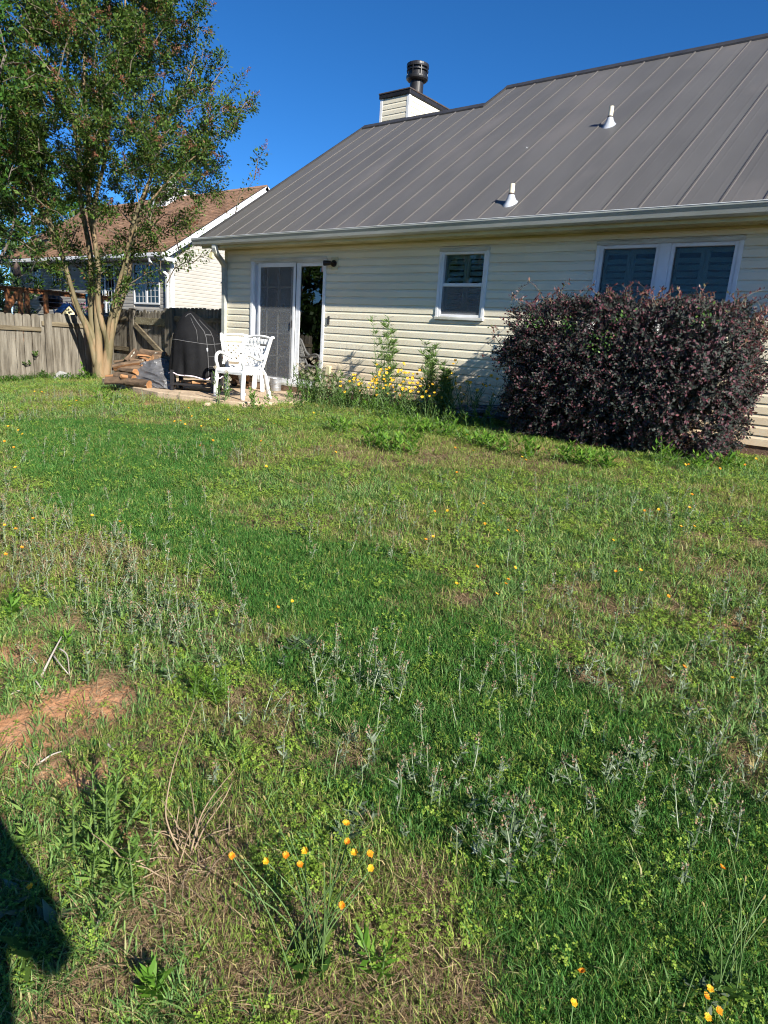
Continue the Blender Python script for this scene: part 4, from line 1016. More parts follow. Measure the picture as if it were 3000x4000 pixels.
for (x_, y_) in ((-.31, -.22), (.33, -.22), (-.31, .22), (.33, .22)):
    MB().obox(gp_(x_, y_, .24), er, ef, (0, 0, 1), (.03, .03, .12), .006).build('leg', m_black, gr)
    MB().obox(gp_(x_, y_-.0, .085), er, ef, (0, 0, 1), (.022, .03, .035), .004).build('caster_fork', m_black, gr)
    MB().tube([gp_(x_-.018, y_, .042), gp_(x_+.018, y_, .042)], .041, 18).build('caster_wheel', m_black, gr)
MB().lathe([(.05, .30), (.20, .34), (.26, .45), (.27, .62), (.24, .85), (.1, .97)], tuple(gc), 24).build('grill_body', m_black, gr)
m_endg = mat('fresh_cut_wood', srgb(176, 134, 92), .8, c2=srgb(146, 102, 64), scale=8, detail=6, stretch=(1, 1, 1), bump=.3, bscale=50, rnd=.12)
m_split = mat('split_wood', srgb(166, 124, 86), .8, c2=srgb(130, 90, 58), scale=4, stretch=(.6, 5, 5), bump=.5, bscale=18, bstretch=(.6, 7, 7), rnd=.15)
m_bark = mat('log_bark', srgb(112, 92, 72), .95, c2=srgb(66, 52, 40), scale=7, detail=8, stretch=(.7, 2, 2), bump=1.0, bscale=12, bstretch=(.8, 3, 3), rnd=.18, c3=srgb(190, 188, 172), s3=9, th3=(.63, .67))
for i, (x_, y_, a, L_) in enumerate(((.10, -.18, .2, .22), (-.12, -.12, -.25, .2), (.02, -.02, .5, .24))):
    w = MB().obox((0, 0, .0), (1, 0, 0), (0, 1, 0), (0, 0, 1), (L_/2, .04, .022), .008).build('wood_chunk', m_endg if i == 0 else m_split)
    w.location = tuple(gp_(x_, y_, .187+.0*i)); w.rotation_euler = (0, 0, math.atan2(er[1], er[0])+a)
    tag(w, ['pale wood chunk on the front of the grill shelf', 'brown wood chunk at left on grill shelf', 'brown wood chunk at back of the grill shelf'][i], 'wood chunk', 'wood chunks on the grill cart')

# ------------------------------------------------------------------ firewood
lr = random.Random(21)
def make_log(kind, L_, r):
    """along x, centred"""
    o = empty('firewood_log'); n = 14; seg = 7
    jit = [1+lr.uniform(-.10, .10) for _ in range(n)]
    if kind == 'round': angs = [2*math.pi*k/n for k in range(n)]; prof = [(r*jit[k]*math.cos(a), r*jit[k]*math.sin(a)) for k, a in enumerate(angs)]; nb_ = n
    else:
        half = 1.9 if kind == 'half' else 1.15
        prof = [(r*jit[k]*math.cos(a), r*jit[k]*math.sin(a)) for k, a in enumerate(np.linspace(math.pi/2-half, math.pi/2+half, 9))]; nb_ = 9
        prof += [(-r*.25+lr.uniform(-.01, .01), r*.05), (lr.uniform(-.01, .01), -r*.25), (r*.25+lr.uniform(-.01, .01), r*.05)] if kind == 'quarter' else [(-r*.3, -r*.33), (0, -r*.28), (r*.3, -r*.34)]
    m = len(prof); V = []; bend = lr.uniform(-.03, .03)
    for i in range(seg+1):
        t = i/seg; x_ = (t-.5)*L_; s_ = 1+lr.uniform(-.04, .04)
        for (p, q) in prof: V.append((x_+lr.uniform(-.004, .004), p*s_+bend*math.sin(t*3.14), q*s_))
    bark = []; face = []
    for i in range(seg):
        for k in range(m):
            f = (i*m+k, i*m+(k+1) % m, (i+1)*m+(k+1) % m, (i+1)*m+k)
            (bark if (kind == 'round' or k < nb_-1) else face).append(f)
    link_ = lambda nm, Fs, mt: MB().add(V, Fs).build(nm, mt, o, world=False, sm=False)
    link_('bark', bark, m_bark)
    if face: link_('split_face', face, m_split)
    link_('cut_end', [tuple(range(m-1, -1, -1))], m_endg); link_('cut_end', [tuple(seg*m+k for k in range(m))], m_endg)
    return o
def purge(o):
    for ch in o.children:
        me = ch.data; used = sorted({i for p in me.polygons for i in p.vertices}); mp = {v: i for i, v in enumerate(used)}
        nm = new_mesh(me.name, [me.vertices[i].co for i in used], [[mp[i] for i in p.vertices] for p in me.polygons]); nm.materials.append(me.materials[0]); ch.data = nm
        if len(nm.polygons) > 1: smooth(nm)
def place_log(sx, sy, dep, L_, r, yaw, roll, kind, label, tilt=0.0):
    o = make_log(kind, L_, r); purge(o); P = atd(sx, sy, dep)
    o.location = tuple(P); o.rotation_euler = Euler((roll, tilt, math.atan2(er[1], er[0])+yaw), 'XYZ')
    return tag(o, label, 'log', 'firewood logs in the pile')
LOGS = [
    (540, 1498, 10.50, .42, .068, -.32, .4, 'round', 'fat lichen-spotted round log at the front of the pile', .03),
    (458, 1491, 10.58, .36, .060, .12, 1.0, 'round', 'round log with pale lichen at the front left corner', 0),
    (488, 1474, 10.64, .40, .060, -.45, .5, 'half', 'split log lying on the front left round log', .05),
    (500, 1452, 10.72, .38, .062, -.55, -.5, 'half', 'split log with ragged bark under the tarp edge', 0),
    (505, 1428, 10.82, .50, .060, .35, -.7, 'half', 'long split log slanting up at the left of the tarp', -.22),
    (528, 1440, 10.86, .44, .060, .22, .8, 'quarter', 'pale split log just below the slanting one', -.12),
    (512, 1392, 10.98, .26, .066, .95, 2.2, 'half', 'upended dark chunk at the top left of the pile', -.75),
    (602, 1381, 11.08, .46, .068, -.15, 2.5, 'half', 'pale split log on top of the pile at right', .05),
    (568, 1399, 11.00, .36, .062, -.85, 2.8, 'quarter', 'orange split log under the topmost one, its end showing', .1),
    (625, 1402, 10.98, .34, .064, 1.0, 2.5, 'half', 'orange split log at the right with end facing the lawn', .1),
    (545, 1404, 10.98, .34, .058, .6, 2.3, 'quarter', 'short orange wedge in the middle of the top row', 0),
    (655, 1410, 11.02, .32, .060, -.1, 2.2, 'half', 'split log at the right end of the top row', .05),
    (560, 1480, 10.80, .50, .075, .05, 0, 'round', 'dark round log inside the pile below the tarp', 0),
    (615, 1488, 10.82, .50, .075, -.1, 1, 'round', 'dark round log at the base of pile behind the tarp', 0),
    (575, 1455, 10.92, .50, .075, .1, 2, 'round', 'dark round log in the second layer of the pile', 0),
    (625, 1450, 11.00, .46, .075, -.1, 3, 'round', 'dark round log at the right of the second layer', 0),
    (590, 1427, 11.05, .45, .070, .1, 1, 'round', 'dark round log under the top row', 0)]
for l in LOGS: place_log(*l)
EX = [(480, 1405, 10.95, 'leftmost thin split stick on the upper pile'), (530, 1418, 10.9, 'thin split stick crossing the slanting log'), (575, 1388, 11.05, 'thin pale stick on the very top of the pile'), (470, 1440, 10.8, 'thin stick poking out at the left of the pile'), (640, 1390, 11.1, 'thin stick at the top right, beside the grill'), (520, 1470, 10.62, 'short split stick between the two front logs'), (450, 1470, 10.7, 'short dark stick at the far left of the pile')]
for i, (a, b_, c_, lb) in enumerate(EX): place_log(a, b_, c_, .30+.05*(i % 3), .030+.008*(i % 2), [.4, -.5, .2, -.2, -.6, .9, .5][i], 2.4+.5*i, 'quarter', lb, [-.2, .1, .05, 0, .15, 0, -.1][i])
# heap of small chunks behind the chairs
for i in range(18):
    kind = lr.choice(['half', 'quarter', 'round']); o = make_log(kind, lr.uniform(.15, .26), lr.uniform(.045, .065)); purge(o)
    lay = i//6; u = ((i % 6)+.5)/6+lr.uniform(-.04, .04); v = lr.uniform(.2, .8)
    o.location = (.55+.85*u, -.55+.42*v-.05*lay, .10+.115*lay+lr.uniform(0, .02)); o.rotation_euler = (lr.uniform(0, 6), lr.uniform(-.3, .3), lr.uniform(0, 3.1))
    tag(o, f'small wood chunk, {(["leftmost"]+[w_+" from the left" for w_ in ("second", "third", "fourth", "fifth", "sixth")])[i % 6]} in the {("bottom", "middle", "top")[lay]} layer behind the chairs', 'log', 'small wood heap behind the chairs')
# plank resting over that heap
pk = MB().obox((0, 0, 0), (1, 0, 0), (0, 1, 0), (0, 0, 1), (.42, .09, .012), .003).build('wooden_board', mat('reddish_board', srgb(140, 92, 66), .8, c2=srgb(110, 70, 50), scale=4, stretch=(1, 6, 6)))
pk.location = (.85, -.50, .535); pk.rotation_euler = (.03, .02, .1); tag(pk, 'reddish board lying across the heap behind the chairs', 'board')

# ------------------------------------------------------------------ tarp over the pile
m_tarp = mat('grey_tarp', (.075, .075, .08), .36, c2=(.13, .13, .135), scale=4, bump=.25, bscale=22, spec=.6, rvar=.08)
T0 = onp(620, 1510, 2, .05)
nu, nv = 40, 44; V = []
tk = np.random.default_rng(13); cre = [(tk.uniform(0, 6.28), tk.uniform(5, 16), tk.uniform(0, 6.28), tk.uniform(.014, .042)) for _ in range(10)]
cnr = [np.array(c) for c in ((524, 1412, 10.80), (646, 1404, 10.86), (572, 1510, 10.42), (694, 1518, 10.40))]
for j in range(nv):
    t = j/(nv-1)
    for i in range(nu):
        s_ = i/(nu-1)
        q = (cnr[0]*(1-s_)+cnr[1]*s_)*(1-t)+(cnr[2]*(1-s_)+cnr[3]*s_)*t
        q[0] += 26*math.sin(t*3.1+.4)*(s_-.55)*1.2-18*math.sin(t*4.2)*(1-s_); q[1] += 9*math.sin(s_*5+1)*(1-t)-14*math.sin(s_*3.14)*(1-t)*t
        a_, b_ = s_*1.0+.12*math.sin(5*t), t*1.2+.12*math.sin(6*s_+1)
        f = sum(am*(1-2*abs(math.sin(fr*(math.cos(an)*a_+math.sin(an)*b_)*.5+ph))**.7) for an, fr, ph, am in cre)
        P = atd(q[0], q[1], q[2]-.05*math.sin(t*3.14)-.55*f); P = P+np.array([0, 0, .10*f])
        P[2] = max(P[2], .056); V.append(P)
F = []
for j in range(nv-1):
    for i in range(nu-1):
        a = j*nu+i
        F += [(a, a+1, a+nu+1), (a, a+nu+1, a+nu)] if (i+j) % 2 else [(a, a+1, a+nu), (a+1, a+nu+1, a+nu)]
tp = empty('tarp', tuple(T0)); tag(tp, 'crumpled silver-grey tarp draped over the firewood', 'tarp')
o = MB().add(V, F).build('sheet', m_tarp, tp, sm=False); sol = o.modifiers.new('thickness', 'SOLIDIFY'); sol.thickness = .003
MB().tube([V[k*nu+nu-1] for k in range(nv)][10:], .005, 6).build('hem', m_black, tp)

# ------------------------------------------------------------------ bucket, stone, odd bits
m_galv = mat('galvanised_steel', (.50, .52, .54), .42, c2=(.36, .38, .40), scale=14, metal=.75, bump=.08, bscale=30)
bl = (1.66, -.20, .05); bk_ = empty('metal_bucket', bl); tag(bk_, 'galvanised metal bucket below the sliding door', 'bucket')
MB().lathe([(.085, 0), (.088, .004), (.100, .20), (.106, .205), (.106, .214), (.097, .212), (.094, .19), (.082, .02)], bl, 28).build('pail', m_galv, bk_, sm=False)
for z in (.06, .14): MB().lathe([(.088+.06*z+.001, z-.006), (.088+.06*z+.0045, z), (.088+.06*z+.001, z+.006)], bl, 28).build('hoop', m_galv, bk_)
MB().tube([(bl[0]-.105, bl[1], bl[2]+.2), (bl[0]-.09, bl[1]-.07, bl[2]+.13), (bl[0], bl[1]-.12, bl[2]+.10), (bl[0]+.09, bl[1]-.07, bl[2]+.13), (bl[0]+.105, bl[1], bl[2]+.2)], .004, 6).build('handle', m_galv, bk_)
m_stone = mat('grey_stone', (.34, .33, .31), .9, c2=(.2, .2, .19), scale=9, bump=.5, bscale=25)
def stone(loc, r, label, sq=(1, .7, .6), seed=0, mm=None):
    import bmesh
    bm = bmesh.new(); bmesh.ops.create_icosphere(bm, subdivisions=2, radius=1); q = random.Random(seed)
    ph = [q.uniform(0, 6) for _ in range(6)]
    for v in bm.verts:
        k = 1+.16*math.sin(2.3*v.co.x+ph[0])*math.sin(2.7*v.co.y+ph[1])+.12*math.sin(3.9*v.co.z+ph[2])+q.uniform(-.05, .05)
        v.co = Vector((v.co.x*k*r*sq[0], v.co.y*k*r*sq[1], v.co.z*k*r*sq[2]))
    me = bpy.data.meshes.new('stone'); bm.to_mesh(me); bm.free(); o = link('stone', me, mm or m_stone); o.location = loc; o.rotation_euler = (q.uniform(-.3, .3), q.uniform(-.3, .3), q.uniform(0, 6)); return tag(o, label, 'stone')
P = atd(243, 1502, 13.4); stone((P[0], P[1], float(gz(P[0], P[1]))+.05), .15, 'pale grey stone leaning at the foot of low fence', (1, .5, .9), 3)
P = onp(735+75, 1583, 2, -.02); stone(tuple(P), .07, 'small tan stone at the patio edge below front chair', (1.2, 1, .5), 5, m_concrete)
# tangled hose under the bush
m_hose = mat('grey_hose', (.16, .17, .19), .4, c2=(.10, .105, .12), scale=5)
hc = onp(1935, 1648, 2, .05); hs = empty('garden_hose', tuple(hc)); tag(hs, 'tangled grey garden hose in shade beside the bush', 'hose')
hr = random.Random(5); P = []
for i in range(260):
    a = i*.33; rr = .30+.12*math.sin(i*.37)+hr.uniform(-.03, .03)
    P.append(hc+er*(rr*1.25*math.cos(a)+.08*math.sin(i*.05))+ef*(rr*.55*math.sin(a))+np.array([0, 0, .03+.09*abs(math.sin(i*.21))+.0004*i]))
MB().tube(crom(P, 3), .0085, 6).build('hose_coil', m_hose, hs, sm=True)
# ------------------------------------------------------------------ trees
m_crape = mat('crape_bark', srgb(118, 106, 80), .75, c2=srgb(90, 84, 56), scale=2.4, detail=6, stretch=(3, 3, .8), bump=.25, bscale=10, bstretch=(5, 5, 1), c3=srgb(134, 112, 84), s3=1.7, th3=(.5, .62), coord='Object')
m_twig = mat('twig_bark', (.11, .085, .06), .85, c2=(.17, .14, .10), scale=6)
m_treebark = mat('tree_bark', (.085, .07, .055), .9, c2=(.14, .12, .10), scale=5, stretch=(3, 3, .7), bump=.8, bscale=8)
l_crape = leafmat('crape_leaf', [(0, (.024, .054, .010)), (.35, (.044, .090, .016)), (.62, (.070, .132, .022)), (.90, (.11, .165, .032)), (.97, (.13, .11, .03)), (1, (.17, .06, .03))], rough=.55, transl=.30, spec=.18)
l_seed = leafmat('seed_head', [(0, (.13, .050, .030)), (.6, (.20, .085, .050)), (1, (.27, .15, .09))], rough=.8, transl=.2, spec=.1)
l_broad = leafmat('broad_leaf', [(0, (.022, .065, .010)), (.5, (.048, .125, .018)), (.85, (.085, .18, .030)), (1, (.14, .20, .04))], rough=.45, transl=.38, spec=.3)
l_dark = leafmat('dark_leaf', [(0, (.018, .045, .010)), (.6, (.036, .08, .018)), (1, (.07, .13, .03))], rough=.5, transl=.25)
def grow_tree(name, label, base, stems, env, ntips, bark, leafm, lsize, nleaf, seed=1, grp=None, seeds=0.0, twigm=None, hmin=1.6, sides=7, reach=.42, extra=None, lean=(0, 0), droop=0.0, thin=0.0):
    """stems: polylines of (right, back, height, radius); env: [(height, radius)]; tips join the nearest branch, leaves sit on the tips"""
    r_ = np.random.default_rng(seed); base = np.array(base, float)
    toW = lambda p: base+er*p[0]+ef*p[1]+np.array([0, 0, p[2]])
    root = empty(name, tuple(base)); tag(root, label, 'tree', grp)
    nodes = []; parent = []; rad = []
    tr = MB(); first = True
    trunks = []
    for st in stems:
        P = crom([s[:3] for s in st], 6); rr = np.interp(np.linspace(0, len(st)-1, len(P)), np.arange(len(st)), [s[3] for s in st])
        for i, p in enumerate(P):
            P[i] = np.array(p)+np.array([.03*math.sin(3.1*p[2]+st[0][0]*9), .03*math.cos(2.7*p[2]+st[0][1]*7), 0])*min(1, p[2]/1.5)
        m_ = MB().tube([toW(p) for p in P], list(rr), 12); ob = m_.build('trunk', bark, root, sm=True)
        for p in P:
            if p[2] > hmin: nodes.append(np.array(p))
    N = np.array(nodes); NR = np.full(len(N), .02)
    hs_ = [e[0] for e in env]; rs_ = [e[1] for e in env]
    tips = []
    while len(tips) < ntips:
        h = r_.uniform(hs_[0], hs_[-1]); R_ = np.interp(h, hs_, rs_)
        a = r_.uniform(0, 2*math.pi); q = r_.uniform(.12, 1)**.55
        if r_.uniform() > (R_/max(rs_))**1.3+.08: continue
        if h < thin and r_.uniform() > .36: continue
        bump_ = 1+.16*math.sin(3*a+h*1.3+seed)+.12*math.sin(5*a-h*2.1)
        tips.append((R_*q*bump_*math.cos(a)+lean[0]*h, R_*q*bump_*math.sin(a)+lean[1]*h, h+r_.normal()*.1))
    if extra: tips += extra
    tips = np.array(tips)
    order = np.argsort(np.linalg.norm(tips[:, :2], axis=1)+.2*r_.uniform(size=len(tips)))
    bV = []; bF = []; LP = []; LA = []; SP = []
    cap_ = len(N)+len(tips)*4; NB = np.zeros((cap_, 3)); NB[:len(N)] = N; cnt = len(N)
    for k in order:
        t = tips[k]; d = t-NB[:cnt]; dist = np.linalg.norm(d, axis=1); pen = dist+np.where(d[:, 2] < .25*dist, 1.2*(.25*dist-d[:, 2]), 0)
        j = int(np.argmin(pen)); s0 = NB[j]; v = t-s0; L_ = np.linalg.norm(v)
        if L_ < 1e-3: continue
        mid = s0+v*.5+np.array([0, 0, .10*L_])*(1-2*droop)+r_.normal(size=3)*.05*L_
        C_ = [s0, s0*.25+mid*.5+(s0+v)*.25*0+mid*.25, mid, mid*.45+t*.55+r_.normal(size=3)*.02*L_, t]
        for q in C_[1:]: NB[cnt] = q; cnt += 1
        r0 = min(.028, .006+.011*L_); rr = np.linspace(r0, .0028, 5)
        W = [toW(c) for c in C_]
        tm = MB().tube(W, list(rr), 4, cap=False); b0 = len(bV); bV += tm.V; bF += [tuple(i+b0 for i in f) for f in tm.F]
        nl = int(nleaf*(.6+.8*r_.uniform())); f = r_.uniform(max(0, 1-reach*2.2/max(L_, .3)) if L_ > .8 else .15, 1.0, nl)
        idx = np.clip((f*4).astype(int), 0, 3); fr2 = f*4-idx; Cn = np.array(C_)
        pos = Cn[idx]*(1-fr2[:, None])+Cn[idx+1]*fr2[:, None]; dirv = Cn[idx+1]-Cn[idx]; dirv /= np.linalg.norm(dirv, axis=1, keepdims=True)+1e-9
        jit = r_.normal(size=(nl, 3)); jit -= dirv*np.sum(jit*dirv, 1, keepdims=True)*.7
        off = jit/np.linalg.norm(jit, axis=1, keepdims=True)*r_.uniform(.01, .16, (nl, 1))
        LP.append(pos+off); ax = dirv*.5+off/np.linalg.norm(off, axis=1, keepdims=True)*.9+np.array([0, 0, -.15]); LA.append(ax)
        if seeds and r_.uniform() < seeds and np.hypot(t[0], t[1]) > .62*np.interp(t[2], hs_, rs_) and t[2] > 3.2:
            m2 = 60; e_ = v/L_; u = r_.uniform(0, 1, (m2, 1)); SP.append(t+e_*u*.22+r_.normal(size=(m2, 3))*.045*(1.1-u))
    o = link('branches', quick_mesh('branches', np.array([base*0+v for v in bV]), np.array(bF)), twigm or bark, root); smooth(o.data)
    LP = np.concatenate(LP); LA = np.concatenate(LA); n = len(LP)
    toWa = lambda A: A[:, :1]*er+A[:, 1:2]*ef+A[:, 2:]*np.array([0, 0, 1.0])
    nv_ = r_.normal(size=(n, 3))*.55+np.array([0, 0, 1.0]); ls = lsize*r_.uniform(.65, 1.25, n)
    V, F = leaf_quads(base+toWa(LP), toWa(LA), nv_, ls, ls*.52, .08)
    link('crown', quick_mesh('crown', V, F), leafm, root)
    if SP:
        SP = np.concatenate(SP); n = len(SP); V, F = leaf_quads(base+toWa(SP), rdir(n, .2), rdir(n), r_.uniform(.018, .034, n), r_.uniform(.016, .030, n)); link('seed_heads', quick_mesh('seed_heads', V, F), l_seed, root)
    return root
tb = atd(392, 1500, 14.5); tb[2] = float(gz(tb[0], tb[1]))-.03
STEMS = [
    [(-.02, 0, 0, .135), (-.06, .0, .5, .105), (-.14, .0, .95, .085), (-.40, .05, 1.45, .058), (-.62, .10, 2.0, .05), (-.95, .2, 3.0, .04), (-1.3, .4, 4.6, .03), (-1.7, .5, 6.4, .018), (-1.9, .5, 8.0, .008)],
    [(-.03, .05, 0, .13), (-.08, .05, .6, .095), (-.13, .08, 1.2, .075), (-.17, .12, 2.0, .06), (-.24, .15, 3.2, .048), (-.45, .25, 5.0, .036), (-.55, .3, 7.0, .02), (-.6, .3, 9.0, .008)],
    [(.0, -.05, 0, .12), (.0, -.05, .6, .085), (.02, -.02, 1.1, .068), (.03, .0, 2.0, .055), (-.02, -.05, 3.2, .045), (.05, -.25, 5.0, .034), (.15, -.4, 7.0, .02), (.2, -.5, 9.2, .008)],
    [(.05, .03, 0, .12), (.14, .03, .5, .085), (.20, .0, .85, .072), (.12, -.05, 1.3, .058), (.06, -.10, 2.0, .05), (.10, -.15, 3.3, .042), (.5, -.3, 5.0, .032), (.9, -.4, 6.8, .018), (1.0, -.4, 8.6, .008)],
    [(.08, .02, 0, .11), (.18, .02, .5, .08), (.26, .02, .85, .066), (.36, .05, 1.4, .055), (.46, .10, 2.0, .047), (.75, .2, 3.2, .038), (1.25, .4, 4.8, .028), (1.8, .6, 6.2, .014), (2.0, .7, 7.2, .006)],
    [(.10, .08, .3, .07), (.25, .12, .9, .052), (.38, .25, 1.5, .045), (.5, .5, 2.4, .038), (.7, .9, 3.8, .028), (.9, 1.4, 5.6, .016), (1.0, 1.6, 7.2, .007)],
    [(-.05, -.06, .3, .07), (-.16, -.16, 1.0, .05), (-.28, -.42, 1.8, .042), (-.55, -.8, 3.0, .034), (-.9, -1.2, 4.6, .024), (-1.2, -1.5, 6.4, .010)],
    [(.16, .0, .6, .05), (.34, -.12, 1.3, .04), (.6, -.35, 2.1, .034), (1.1, -.6, 3.1, .027), (1.8, -.7, 4.0, .018), (2.5, -.7, 4.6, .008)]]
ENV = [(1.9, .5), (2.3, 1.2), (2.8, 1.8), (3.3, 2.2), (4.2, 2.75), (5.0, 2.95), (6.0, 2.6), (7.3, 2.1), (8.5, 1.75), (9.6, 1.15), (10.2, .5)]
EXTRA = [(2.35, .0, 7.2), (2.7, .1, 6.3), (3.3, .1, 5.6), (3.5, -.1, 4.75), (3.35, -.2, 4.2), (2.85, .1, 3.35), (2.4, .0, 2.75), (2.0, .1, 2.55), (3.1, .0, 5.5), (2.0, .2, 7.9), (-1.0, -.2, 2.3), (-.7, -.4, 2.0), (-1.3, -.3, 2.7), (.9, -.4, 2.05), (.6, -.5, 1.75), (1.5, -.4, 2.35)]
grow_tree('crape_myrtle', 'multi-trunk tree with smooth tan bark in front of low fence', tb, STEMS, ENV, 1700, m_crape, l_crape, .066, 98, 5, seeds=.45, twigm=m_twig, extra=EXTRA, reach=.75, thin=4.0)
# broad-leaved tree leaning in at the left edge, and trees beyond the fences
p = atd(-330, 1480, 11.6); p[2] = float(gz(max(p[0], -14), p[1]))
S1 = [[(0, 0, 0, .16), (.05, 0, 1.5, .13), (.15, 0, 3.0, .10), (.3, .1, 5.0, .07), (.5, .2, 7.5, .03)], [(0, 0, 1.4, .10), (.5, .1, 2.8, .07), (1.2, .2, 4.2, .05), (1.9, .2, 5.4, .02)], [(0, 0, 1.8, .1), (-.6, .3, 3.2, .07), (-1.3, .4, 5.0, .03)]]
E1 = [(2.6, .6), (3.1, 1.4), (3.8, 1.9), (5.0, 2.25), (6.4, 2.15), (7.6, 1.5), (8.3, .5)]
grow_tree('shade_tree', 'broad-leaved tree leaning in at the left picture edge', p, S1, E1, 520, m_treebark, l_broad, .105, 30, 8, hmin=1.8)
def simple_tree(label, base, h, rad_, ntips, leafm, lsz, nleaf, seed, low=.25):
    st = [[(0, 0, 0, .18), (.05, .05, h*.3, .14), (0, .1, h*.6, .08), (.1, 0, h*.92, .02)], [(0, 0, h*.22, .09), (rad_*.3, .1, h*.45, .06), (rad_*.55, .1, h*.65, .02)], [(0, 0, h*.25, .09), (-rad_*.3, -.2, h*.48, .06), (-rad_*.5, .2, h*.7, .02)]]
    en = [(h*low, rad_*.35), (h*(low+.12), rad_*.8), (h*.5, rad_), (h*.7, rad_*.9), (h*.88, rad_*.55), (h, rad_*.15)]
    b = np.array(base, float)
    return grow_tree('tree', label, b, st, en, ntips, m_treebark, leafm, lsz, nleaf, seed, hmin=h*low*.8, grp='trees beyond the fences')
def gpos(sx, depth):
    P = atd(sx, 1300, depth); return (P[0], P[1], float(gz(np.clip(P[0], -14, 30), np.clip(P[1], -22, 30))))
simple_tree('dark green tree filling the left edge behind neighbouring house', gpos(-60, 27), 9.6, 3.4, 420, l_dark, .17, 34, 31, .12)
simple_tree('rounded tree crown rising behind the neighbouring roof at left', gpos(150, 40), 12.0, 4.2, 380, l_broad, .26, 32, 32, .3)
simple_tree('green tree low over the deck at the left edge', gpos(-300, 19.5), 5.6, 2.0, 260, l_broad, .13, 30, 33, .1)
# the stand of trees beyond the side fence that the door glass mirrors
for i, (x_, y_, h_, r_) in enumerate(((-6.5, -8.0, 10.5, 3.4), (-8.0, -12.5, 11.5, 3.9), (-10.5, -5.2, 10.0, 3.2), (-4.0, -14.5, 11.0, 3.6))):
    lab = ['leafy tree past the left frame edge, mirrored in the door glass', 'farther leafy tree past the left edge, mirrored in the door', 'tree beyond low fence just outside the left edge', 'tree behind the lawn to the left of the viewer'][i]
    simple_tree(lab, (x_, y_, float(gz(x_, y_))), h_, r_, 330, l_dark, .24, 40, 40+i, .06)
# ------------------------------------------------------------------ purple-leaved bush by the wall
l_loro = leafmat('loropetalum_leaf', [(0, (.024, .034, .026)), (.4, (.042, .054, .044)), (.68, (.074, .064, .064)), (.85, (.12, .052, .064)), (.96, (.14, .045, .062)), (1, (.22, .08, .08))], rough=.6, transl=.2, spec=.22)
l_loror = leafmat('loropetalum_new', [(0, (.075, .022, .028)), (.5, (.14, .045, .045)), (.85, (.20, .09, .06)), (1, (.10, .13, .04))], rough=.45, transl=.3)
l_lorog = leafmat('green_sprig', [(0, (.05, .14, .03)), (1, (.12, .22, .05))], transl=.35)
bc = np.array([7.81, -.70, 0.0])
bush = empty('purple_bush', (bc[0], bc[1], .02)); tag(bush, 'big rounded purple-leaved bush under the double window', 'bush')
def bush_pts(n, shell=.75, r_=rng):
    """points of a box-like rounded mound, mostly near its skin; returns centre-relative unit and world"""
    out = []
    U = r_.normal(size=(n, 3)); U /= np.linalg.norm(U, axis=1, keepdims=True)
    p_ = 6.0; k = (np.abs(U)**p_).sum(1)**(-1/p_); D = U*k[:, None]
    lump = 1+.05*np.sin(7*D[:, 0]+3*D[:, 2])*np.cos(5*D[:, 2]-2*D[:, 1])+.045*np.sin(13*D[:, 0]-9*D[:, 2]+4*D[:, 1])
    depth = 1-np.abs(r_.normal(size=n))*.075
    q = np.where(r_.uniform(size=n) < shell, depth, r_.uniform(.35, .9, n))
    W = D*(q*lump)[:, None]*np.array([1.30, .60, .79])+bc+np.array([0, 0, .80])
    # narrower at the foot
    t = np.clip(W[:, 2]/.8, 0, 1); W[:, 0] = bc[0]+(W[:, 0]-bc[0])*(.93+.07*t); W[:, 1] = bc[1]+(W[:, 1]-bc[1])*(.75+.25*t)
    return D, W
D, W = bush_pts(10500, .68)
V_ = []; F_ = []; LP = []; LA = []; LN = []
for d, w_ in zip(D, W):                                               # sprigs with paired leaves
    nl = 11; ax = d*.8+rng.normal(size=3)*.55+np.array([0, 0, .15]); ax /= np.linalg.norm(ax); L_ = rng.uniform(.08, .15)
    f = np.linspace(.1, 1, nl)[:, None]; side = np.cross(ax, rng.normal(size=3)); side /= np.linalg.norm(side)
    sg = np.where(np.arange(nl) % 2 == 0, 1, -1)[:, None]
    LP.append(w_+ax*L_*(f-.5)+np.array([0, 0, -.05])*f*f*L_*3); LA.append(ax*.55+side*sg*.9+rng.normal(size=(nl, 3))*.2); LN.append(d*.7+rng.normal(size=(nl, 3))*.45+np.array([0, 0, .35]))
LP = np.concatenate(LP); LA = np.concatenate(LA); LN = np.concatenate(LN); n = len(LP)
ok = LP[:, 1] < -.055; LP, LA, LN = LP[ok], LA[ok], LN[ok]; n = len(LP)
ls = rng.uniform(.024, .046, n); V, F = leaf_quads(LP, LA, LN, ls, ls*.60, .06)
link('foliage', quick_mesh('foliage', V, F), l_loro, bush)
